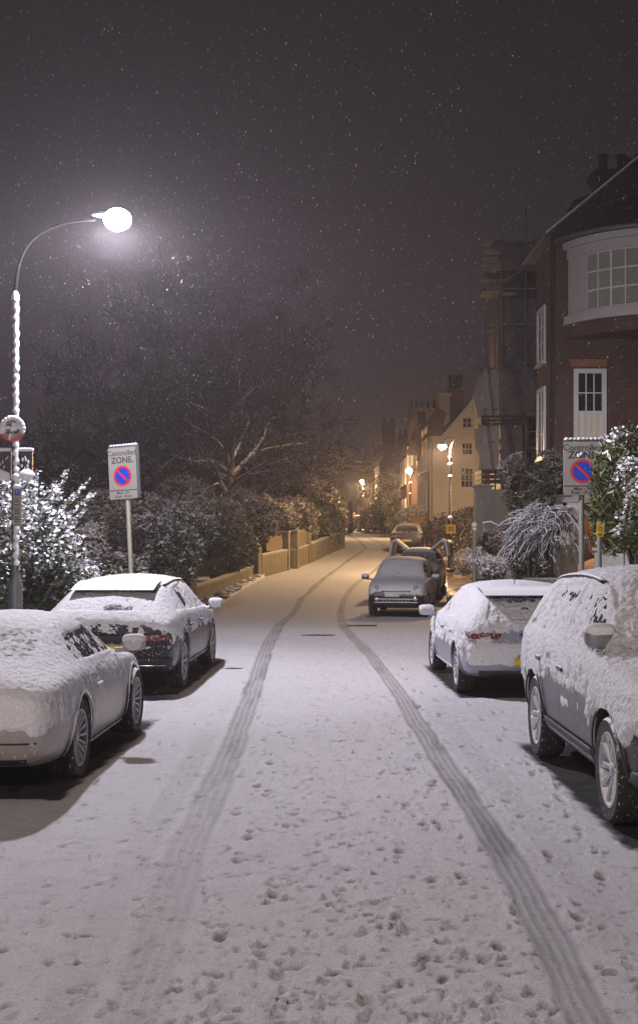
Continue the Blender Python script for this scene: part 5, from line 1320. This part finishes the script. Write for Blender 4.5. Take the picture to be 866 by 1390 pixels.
def bush(name, lab, cat, blobs, n, size, mats, snow=.5, base=None, stems=6, droop=0, asp=2.0, hollow=.5, cut=.42, grp=None, freq=1.6, stem_m=None):
    b0 = blobs[0]; x, y = (base or (b0[0], b0[1])); g = gz(y)+.05
    e = empty(name, (x, y, g), 0, lab, cat, grp); o = np.array([x, y, g])
    P, up = blob_pts(blobs, n, hollow, freq, cut); P = P[P[:, 2] > g+.03]; up = up[:len(P)]
    n = len(P); pr = np.clip(snow+.55*(up)+.5*(fbm(P[:, 0], P[:, 1], P[:, 2], 2.5, 2)-.5), 0, .95)
    mi = np.where(RS.rand(n) < pr, len(mats)-1, RS.randint(0, len(mats)-1, n))
    leaves_mesh('foliage', P-o, size, mats, mi, e, droop, asp)
    mb = MB()
    for k in range(stems):
        B = random.choice(blobs); t = Vector((B[0]-x+random.uniform(-.5,.5)*B[3], B[1]-y+random.uniform(-.5,.5)*B[4], B[2]-g+.4*B[5]))
        s0 = Vector((random.uniform(-.25,.25), random.uniform(-.2,.2), -.1)); mid = (s0+t)*.5+Vector((random.uniform(-.2,.2), 0, .1))
        mb.tube([s0, mid, t], [.04,.028,.012], 6)
    mb.build('stems', stem_m or M['bark'], e, sm=60); return e
# branching
def grow(segs, p, d, ln, r, depth, par):
    n = 4; q = Vector(p); dd = Vector(d).normalized()
    pts = [q.copy()]; rs = [r]
    for i in range(n):
        dd = (dd+Vector((random.gauss(0, par['wob']), random.gauss(0, par['wob']), random.gauss(0, par['wob'])+par['up']))).normalized()
        q = q+dd*ln/n; pts.append(q.copy()); rs.append(r*(1-.45*(i+1)/n))
        if depth > 0 and i >= (1 if depth < par['max'] else 0):
            for _ in range(par['kids'] if depth > 1 else par['twigs']):
                if random.random() > par['p']: continue
                ax = Vector((random.gauss(0,1), random.gauss(0,1), random.gauss(0,1))).normalized(); sd = dd.cross(ax)
                if sd.length < .1: continue
                nd_ = (dd*par['fwd']+sd.normalized()*par['spread']+Vector((0,0,par['lift']))).normalized()
                grow(segs, q, nd_, ln*random.uniform(.5,.82), rs[-1]*.62, depth-1, par)
    segs.append((pts, rs))
def seg_mesh(name, segs, m, parent, nside=4, rmin=0):
    co = []; fc = []; b = 0
    for pts, rs in segs:
        P = np.array([tuple(p) for p in pts]); R = np.maximum(np.array(rs), rmin); k = len(P)
        D = np.gradient(P, axis=0); D /= np.linalg.norm(D, axis=1)[:, None]+1e-9
        ref = np.array([.3,.9,.1]); U = np.cross(D, ref); U /= np.linalg.norm(U, axis=1)[:, None]+1e-9; W = np.cross(D, U)
        a = np.arange(nside)*2*PI/nside
        ring = P[:, None]+(U[:, None]*np.cos(a)[None, :, None]+W[:, None]*np.sin(a)[None, :, None])*R[:, None, None]
        co.append(ring.reshape(-1, 3)); i = np.arange(k-1)[:, None]*nside; j = np.arange(nside)[None, :]; j2 = (j+1) % nside
        fc.append((np.stack([i+j, i+j2, i+nside+j2, i+nside+j], -1)+b).reshape(-1, 4)); b += k*nside
    co = np.concatenate(co); fc = np.concatenate(fc)
    return mesh_np(name, co, fc, np.zeros(len(fc)), [m], parent, True)
def bare_tree(lab, x, y, h, r, spread, lean=0, seed=1, limbs=6, mt=None, mc=None, rmin=.012, par=None, trunk_h=.22, cat='tree'):
    random.seed(seed); g = gz(y)
    e = empty('bare_tree', (x, y, g), 0, lab, cat); T = Vector((lean*h*trunk_h, 0, h*trunk_h))
    trunk = [([Vector((0,0,-.2)), Vector((lean*.3,0,h*trunk_h*.5)), T, T+Vector((lean*.5,0,h*.2)), T+Vector((lean,.1,h*.42))], [r*1.3, r, r*.85, r*.6, r*.35])]
    pr = dict(wob=.16, up=.02, max=4, kids=1, twigs=2, p=.85, fwd=.75, spread=.75, lift=.10); pr.update(par or {})
    segs = []; random.seed(seed+100)
    for k in range(limbs):
        a = 2*PI*k/limbs+random.uniform(-.4,.4); t = random.uniform(0, 1); p = T+Vector((lean*.5*t, 0, h*.40*t))
        el = random.uniform(.25, .9)+.35*t
        grow(segs, p, Vector((math.cos(a)*math.cos(el)*spread, math.sin(a)*math.cos(el)*spread, math.sin(el))), h*random.uniform(.25,.36)*(1-.25*t), r*.5, pr['max'], pr)
    seg_mesh('trunk', trunk, mt or M['bark'], e, 8)
    big = [q for q in segs if q[1][0] > r*.17]; sm_ = [q for q in segs if q[1][0] <= r*.17]
    seg_mesh('boughs', big, mt or M['bark'], e, 6, rmin*1.3); seg_mesh('crown', sm_, mc or M['bark'], e, 3, rmin)
    return e
rs0 = random.getstate()
# big trees behind the left wall
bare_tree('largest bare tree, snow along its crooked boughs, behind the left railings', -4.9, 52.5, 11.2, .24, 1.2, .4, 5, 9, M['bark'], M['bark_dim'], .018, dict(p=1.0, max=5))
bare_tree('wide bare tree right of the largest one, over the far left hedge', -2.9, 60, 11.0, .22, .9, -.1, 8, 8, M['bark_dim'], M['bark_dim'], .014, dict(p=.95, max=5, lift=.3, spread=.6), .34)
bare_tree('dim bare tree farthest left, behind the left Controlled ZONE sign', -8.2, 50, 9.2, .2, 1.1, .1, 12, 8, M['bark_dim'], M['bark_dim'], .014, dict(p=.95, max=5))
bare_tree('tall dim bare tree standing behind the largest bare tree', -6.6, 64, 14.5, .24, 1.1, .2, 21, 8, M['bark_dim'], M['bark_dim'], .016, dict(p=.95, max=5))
random.setstate(rs0)
DK = [M['leaf_dark'], M['leaf_brown'], M['leaf_snow_dim']]
GR = [M['leaf'], M['leaf_dark'], M['leaf'], M['leaf_snow']]
BR = [M['leaf_brown'], M['leaf_y'], M['leaf_dark'], M['leaf_snow_dim']]
def bp(px, py, Y, rx, ry, rz): x, y, z = at(px, py, Y); return (x, y, z, rx, ry, rz)
# left: snow-laden evergreen by the lamp
e = bush('evergreen_shrub', 'bushy evergreen heavy with snow, behind the tall lamp post', 'shrub',
     [bp(20, 720, 20.5, .95, .9, 1.0), bp(50, 760, 20.2, .8, .8, .85), bp(-20, 760, 20, 1.0, .9, 1.2), bp(75, 790, 20.4, .7, .6, .5), bp(60, 690, 20.7, .45, .5, .45)], 15000, .05, GR, snow=.16, base=(-5.0, 20.4), asp=1.5)
# shoots with snow standing out at the top
P = []; 
for (a, b) in (((60,700),(92,636)),((62,705),(122,650)),((66,712),(128,668)),((40,690),(52,640)),((70,720),(118,690)),((30,690),(38,655)),((55,700),(75,655)),((10,690),(8,660))):
    A = np.array(at(*a, 20.5)); B_ = np.array(at(*b, 20.5)); 
    for k in range(150):
        t = RS.rand(); P.append(A*(1-t)+B_*t+np.array([0,0,-.08*math.sin(PI*t)])+RS.normal(size=3)*np.array([.035,.05,.035])*(1.1-.6*t))
P = np.array(P)-np.array(e.location); leaves_mesh('snowy_shoots', P, .05, [M['leaf'], M['leaf_snow']], (RS.rand(len(P)) < .72).astype(int), e, 0, 1.4)
bush('evergreen_shrub', 'low mound of snow-covered evergreen at the tail of the dark grey estate', 'shrub', [bp(95, 795, 21.5, .75, .6, .55), bp(70, 815, 21.2, .6, .6, .5), bp(40, 800, 21.2, .6, .6, .5)], 5000, .045, GR, snow=.3, base=(-4.5, 21.4), asp=1.4)
# trees and shrubs between the sign and the wall
bush('shrub', 'matted brown shrub with thin snow left of the cream sign pole', 'shrub', [bp(150, 745, 27, .85, .8, .75), bp(120, 765, 26.5, .6, .6, .6), bp(165, 770, 26.5, .6, .6, .6)], 7500, .045, BR, snow=.34, base=(-4.8, 27), asp=2.8, stems=14)
bush('shrub', 'dark glossy shrub dotted with snow right of the cream sign pole', 'shrub', [bp(225, 750, 32, .95, .9, 1.0), bp(255, 720, 33, .8, .8, .8), bp(200, 740, 31, .7, .7, .8)], 7500, .06, [M['leaf_dark'], M['leaf'], M['leaf_dark'], M['leaf_snow_dim']], snow=.16, base=(-4.3, 32), asp=1.7)
bush('shrub', 'domed snowy shrub behind the cream sign pole', 'shrub', [bp(200, 705, 35, 1.1, .9, .7), bp(140, 700, 36, 1.1, .9, .8), bp(255, 700, 37, 1.0, .9, .7)], 7000, .055, BR, snow=.34, base=(-6.2, 36), asp=2.6, stems=10)
bush('hedge', 'purple-brown twiggy hedge with thin snow above the dark railings', 'hedge', [bp(290, 715, 46, 1.5, 1, 1.2), bp(330, 705, 49, 1.5, 1.2, 1.2), bp(250, 690, 45, 1.2, 1, 1.2), bp(310, 745, 47, 1.2, .8, .9)], 14000, .065, BR, snow=.26, base=(-3.9, 47.5), asp=3.2, stems=20, cut=.38)
bush('hedge', 'snow-topped hedge behind the board fences on the left', 'hedge', [bp(365, 705, 56, 1.4, 1, 1.0), bp(395, 697, 59, 1.3, 1, .8), bp(400, 720, 60, 1.2, .8, .9), bp(350, 725, 55, 1.0, .7, .9)], 12000, .07, [M['leaf_brown'], M['leaf_dark'], M['leaf_y'], M['leaf_snow_dim']], snow=.30, base=(-2.0, 57), asp=2.4, stems=12, cut=.38)
bush('hedge', 'tall clipped dark hedge ending at the bend on the left', 'hedge', [bp(428, 715, 64, 1.0, 1.2, 1.1), bp(446, 715, 68, .95, 1.2, 1.25), bp(457, 722, 71, .42, .8, 1.2), bp(412, 700, 63, .9, 1, .8)], 12000, .07, [M['leaf_dark'], M['leaf'], M['leaf_y'], M['leaf_snow_dim']], snow=.10, base=(.5, 67.5), asp=2, stems=8, cut=.36)
for i, (px, py, Y, rx, rz, lab) in enumerate(((150, 660, 62, 4.0, 2.6, 'dark mass of trees left of the left Controlled ZONE sign'), (250, 640, 70, 4.2, 3.6, 'dark evergreen mass behind the largest bare tree'), (345, 655, 78, 4.0, 2.8, 'dark evergreen mass behind the left hedges, right of centre'), (425, 680, 92, 2.2, 1.5, 'low dark tree clump over the bend on the left'), (40, 680, 50, 3.0, 2.0, 'dark trees behind the bushy evergreen on the far left'))):
    b = bp(px, py, Y, rx, 1.8, rz); 
    bush('evergreen_tree', lab, 'tree', [b, (b[0]-rx*.5, b[1], b[2]-rz*.6, rx*.8, 1.6, rz*.9), (b[0]+rx*.5, b[1], b[2]-rz*.7, rx*.7, 1.6, rz*.8), (b[0]+rx*.2, b[1], b[2]+rz*.5, rx*.5, 1.2, rz*.5)], 11000, .12, DK, snow=.02, asp=2.6, stems=10, cut=.36, freq=.7, stem_m=M['bark_dim'])
# right: tall leafy shrub over the high wall
YG = [M['leaf'], M['leaf_y'], M['leaf_y'], M['leaf_dark'], M['leaf_snow']]
bush('tall_shrub', 'tall drooping green shrub with snowy crown overhanging the right zone sign', 'shrub',
     [bp(838, 655, 19.6, .42, .5, .75), bp(832, 700, 19.6, .36, .5, .6), bp(865, 625, 19.8, .55, .5, .55), bp(850, 610, 19.7, .35, .4, .35), bp(880, 690, 19.9, .6, .5, .6)], 10000, .035, YG, snow=-.42, base=(5.45, 19.8), droop=.8, asp=4.2, cut=.35, stems=10)
bush('snowy_shrub', 'snow-caked shrub spilling over the wall at the right edge', 'shrub', [bp(868, 700, 18.6, .36, .35, .55), bp(856, 655, 18.9, .26, .3, .4), bp(852, 725, 18.8, .26, .3, .2), bp(862, 600, 19.2, .4, .3, .22)], 5500, .04, [M['leaf'], M['leaf_y'], M['leaf_snow']], snow=.08, base=(5.42, 18.7), asp=1.8, cut=.4)
# garden behind the low wall
bush('garden_shrub', 'olive and brown shrub with curled snowy stems left of the right zone sign', 'shrub', [bp(715, 655, 31, .75, .6, .75), bp(735, 640, 31.5, .7, .5, .55), bp(700, 640, 31.5, .5, .5, .5), bp(725, 690, 31, .7, .5, .45)], 11000, .034, [M['leaf_y'], M['leaf_brown'], M['leaf_dark'], M['leaf_snow_dim']], snow=.20, base=(5.6, 31), asp=4.5, stems=22, cut=.47, hollow=.2)
bush('garden_shrub', 'green leafy shrub under the weeping tree', 'shrub', [bp(705, 745, 29.8, .40, .4, .55), bp(720, 770, 29.6, .45, .35, .35), bp(700, 715, 30, .3, .3, .4)], 4500, .045, [M['leaf'], M['leaf_y'], M['leaf_dark'], M['leaf_snow']], snow=.06, base=(5.55, 29.7), asp=2.2)
bush('garden_shrub', 'dark purple bush beside the square pale pier block', 'shrub', [bp(680, 735, 34, .6, .5, .35), bp(665, 745, 35, .4, .4, .3)], 3000, .05, [M['leaf_brown'], M['leaf_dark'], M['leaf_snow_dim']], snow=.16, base=(5.6, 34.4))
bush('garden_shrub', 'low snowy ground shrub just behind the slim pale post', 'shrub', [bp(665, 770, 32, .6, .5, .3), bp(650, 760, 34, .3, .4, .35), bp(632, 762, 46, .55, .5, .5)], 3800, .045, [M['leaf_brown'], M['leaf_dark'], M['leaf_snow_dim'], M['leaf_snow']], snow=.42, base=(4.95, 34))
bush('street_shrub', 'dark hedge mass behind the yellow notice on the nearest swan-neck lamp', 'hedge', [bp(600, 722, 66, 1.2, .8, .9), bp(640, 715, 66, 1.4, .8, 1.1), bp(660, 740, 60, 1.2, .8, 1.0), bp(625, 745, 60, 1.2, .8, .6)], 9000, .08, DK, snow=.04, base=(7.0, 63.4), cut=.33)
bush('planter_shrub', 'snowy green plants on top of the orange-lit brick block', 'plant', [bp(562, 694, 74.4, .55, .4, .38), bp(580, 690, 74.6, .45, .4, .30), bp(548, 700, 76, .5, .5, .4)], 2600, .06, [M['leaf'], M['leaf_y'], M['leaf_snow'], M['leaf_snow']], snow=.5, base=(5.9, 74.5))
bush('street_tree', 'rounded snow-dusted street tree left of the middle lamp', 'tree', [bp(535, 665, 100, 1.7, 1.2, 1.7), bp(545, 685, 98, 1.7, 1.2, 1.3), bp(525, 690, 102, 1.3, 1.2, 1.1)], 7000, .11, BR, snow=.16, base=(6.2, 99.5), cut=.34, freq=.8)
bush('conifer', 'dark pointed conifer among the far terraced houses', 'tree', [bp(520, 665, 150, 1.9, 1.4, 3.2), bp(520, 632, 150, 1.1, 1, 3.0), bp(518, 690, 150, 2.4, 1.5, 2.5), bp(505, 650, 155, 1.8, 1.2, 2.4)], 6000, .2, DK, snow=-.1, base=(7.6, 150), cut=.3, freq=.5)
bush('street_shrub', 'low dark shrubs along the pavement behind the far dark hatchback', 'hedge', [bp(525, 708, 106, 1.5, 1, .9), bp(545, 712, 96, 1.3, 1, .8), bp(510, 700, 125, 1.6, 1, 1.0)], 5000, .11, DK, snow=.10, base=(6.6, 100))
# the weeping tree: arching boughs loaded with snow
random.seed(4)
x, y, _ = at(716, 0, 29.2); g = gz(y)+.6
e = empty('weeping_tree', (x, y, g), 0, 'small weeping tree with arching snow-covered boughs behind the low pale wall', 'tree')
o = Vector(e.location)
top = Vector(at(752, 690, 29.0))-o; segs = []; tw = []
mb = MB()
for a in (((0,0,-.5), (.05,0,.6), (.25,0,1.2), top), ((.12,0,-.5), (.0,.05,.6), (-.05,0,1.0), Vector(at(725, 705, 29))-o)): mb.tube(bez(*a, 8), [.05,.045,.04,.035,.032,.03,.028,.025,.02], 7)
mb.build('trunk', M['bark'], e, sm=60)
for k in range(135):
    s0 = top*random.uniform(.72,1.0)+Vector((random.uniform(-.45,.35), random.uniform(-.3,.3), random.uniform(-.05,.12)))
    L_ = random.uniform(.4, 1.5); dx = (-1 if random.random() < .74 else .75)*random.uniform(.55,1.1)
    en = s0+Vector((dx*L_*random.uniform(.5,1.0), random.uniform(-.5,.3), -min(.95, L_*random.uniform(.1,.75))))
    pts = bez(s0, s0+Vector((dx*.35*L_, random.uniform(-.1,.1), random.uniform(-.05,.16))), en+Vector((-.2*dx, random.uniform(-.1,.1), random.uniform(.05,.28))), en, 8)
    pts = [p_+Vector((random.gauss(0,.03), random.gauss(0,.03), random.gauss(0,.03))) for p_ in pts]; segs.append((pts, [.012]*4+[.010]*3+[.007,.004]))
    for _ in range(11):
        i = random.randint(1, 8); p = pts[i]; q = p+Vector((dx*random.uniform(-.05,.25), random.uniform(-.15,.15), -random.uniform(.1,.35)))
        tw.append((bez(p, p+Vector((dx*.06,0,.02)), q+Vector((0,0,.08)), q, 4), [.007,.006,.005,.004,.003]))
seg_mesh('boughs', segs, M['twig_snow'], e, 5); seg_mesh('twigs', tw, M['twig_snow'], e, 4)
mb = MB()
for pts, _ in segs:
    mb.tube([p+Vector((0,0,.016)) for p in pts[:-1]], [.006+.010*random.random() for p in pts[:-1]], 5)
mb.build('bough_snow', M['snow_fine'], e, sm=60)
random.seed(99)

# ------------------------------------------------------------------ falling snow
n = 14000
Yf = RS.uniform(7, 55, n)**1.0; px = RS.uniform(-80, 950, n); py = RS.uniform(-60, 900, n)
Xf = (px-433)/F*Yf; Zf = 2-(py-730)/F*Yf
gzv = np.interp(Yf, PY, PZ); ok = (Zf > gzv+.3) & (Zf < 13)
Xf, Yf, Zf = Xf[ok], Yf[ok], Zf[ok]
m2 = 10000; a_ = RS.normal(size=(m2, 3))*np.array([2.3, 3.2, 2.0])+np.array([LXh+.8, LY, LZ-2.0])   # thick in the air round the lamp
okb = (a_[:, 2] > .4) & (a_[:, 1] > 8); a_ = a_[okb]
C = np.concatenate([np.stack([Xf, Yf, Zf], 1), a_]); n = len(C)
s = RS.uniform(.0006, .0018, n)*(1+.025*C[:, 1]); s[-len(a_):] *= .62; ln = s*RS.uniform(2.0, 5.5, n); tilt = RS.normal(.12, .16, n)
ax = np.stack([np.sin(tilt), RS.normal(0, .1, n), np.cos(tilt)], 1); ax /= np.linalg.norm(ax, axis=1)[:, None]
u = np.cross(ax, [0, 1, 0]); u /= np.linalg.norm(u, axis=1)[:, None]; v = np.cross(ax, u)
V = np.stack([C+ax*ln[:, None], C+u*s[:, None], C+v*s[:, None], C-u*s[:, None], C-v*s[:, None], C-ax*ln[:, None]], 1).reshape(-1, 3)
T = np.array([(0,1,2),(0,2,3),(0,3,4),(0,4,1),(5,2,1),(5,3,2),(5,4,3),(5,1,4)])
Fc = (T[None]+6*np.arange(n)[:, None, None]).reshape(-1, 3)
fm, nt, b = newmat('snowflake'); b.inputs['Base Color'].default_value = (.9,.9,.92,1); b.inputs['Roughness'].default_value = .6
b.inputs['Transmission Weight'].default_value = 0; b.inputs['Subsurface Weight'].default_value = 0
tag(mesh_np('falling_snow', V, Fc, np.zeros(len(Fc)), [fm]), 'snowflakes falling through the lamplight', 'snow', kind='stuff')

# ------------------------------------------------------------------ haze
mb = MB(); mb.box((-90,-35,-1.5), (90,330,22)); hz_ = mb.build('haze', M['snow'])
hm = bpy.data.materials.new('haze'); hm.use_nodes = True; nt = hm.node_tree; nt.nodes.clear()
pv = nd(nt, 'ShaderNodeVolumePrincipled'); pv.inputs['Color'].default_value = (.97,.88,.93,1); pv.inputs['Density'].default_value = .0012; pv.inputs['Anisotropy'].default_value = .45
ou = nd(nt, 'ShaderNodeOutputMaterial'); nt.links.new(pv.outputs[0], ou.inputs['Volume'])
hz_.data.materials.clear(); hz_.data.materials.append(hm); tag(hz_, kind='stuff'); hz_['label'] = 'thin snowy haze in the night air'; hz_['category'] = 'haze'
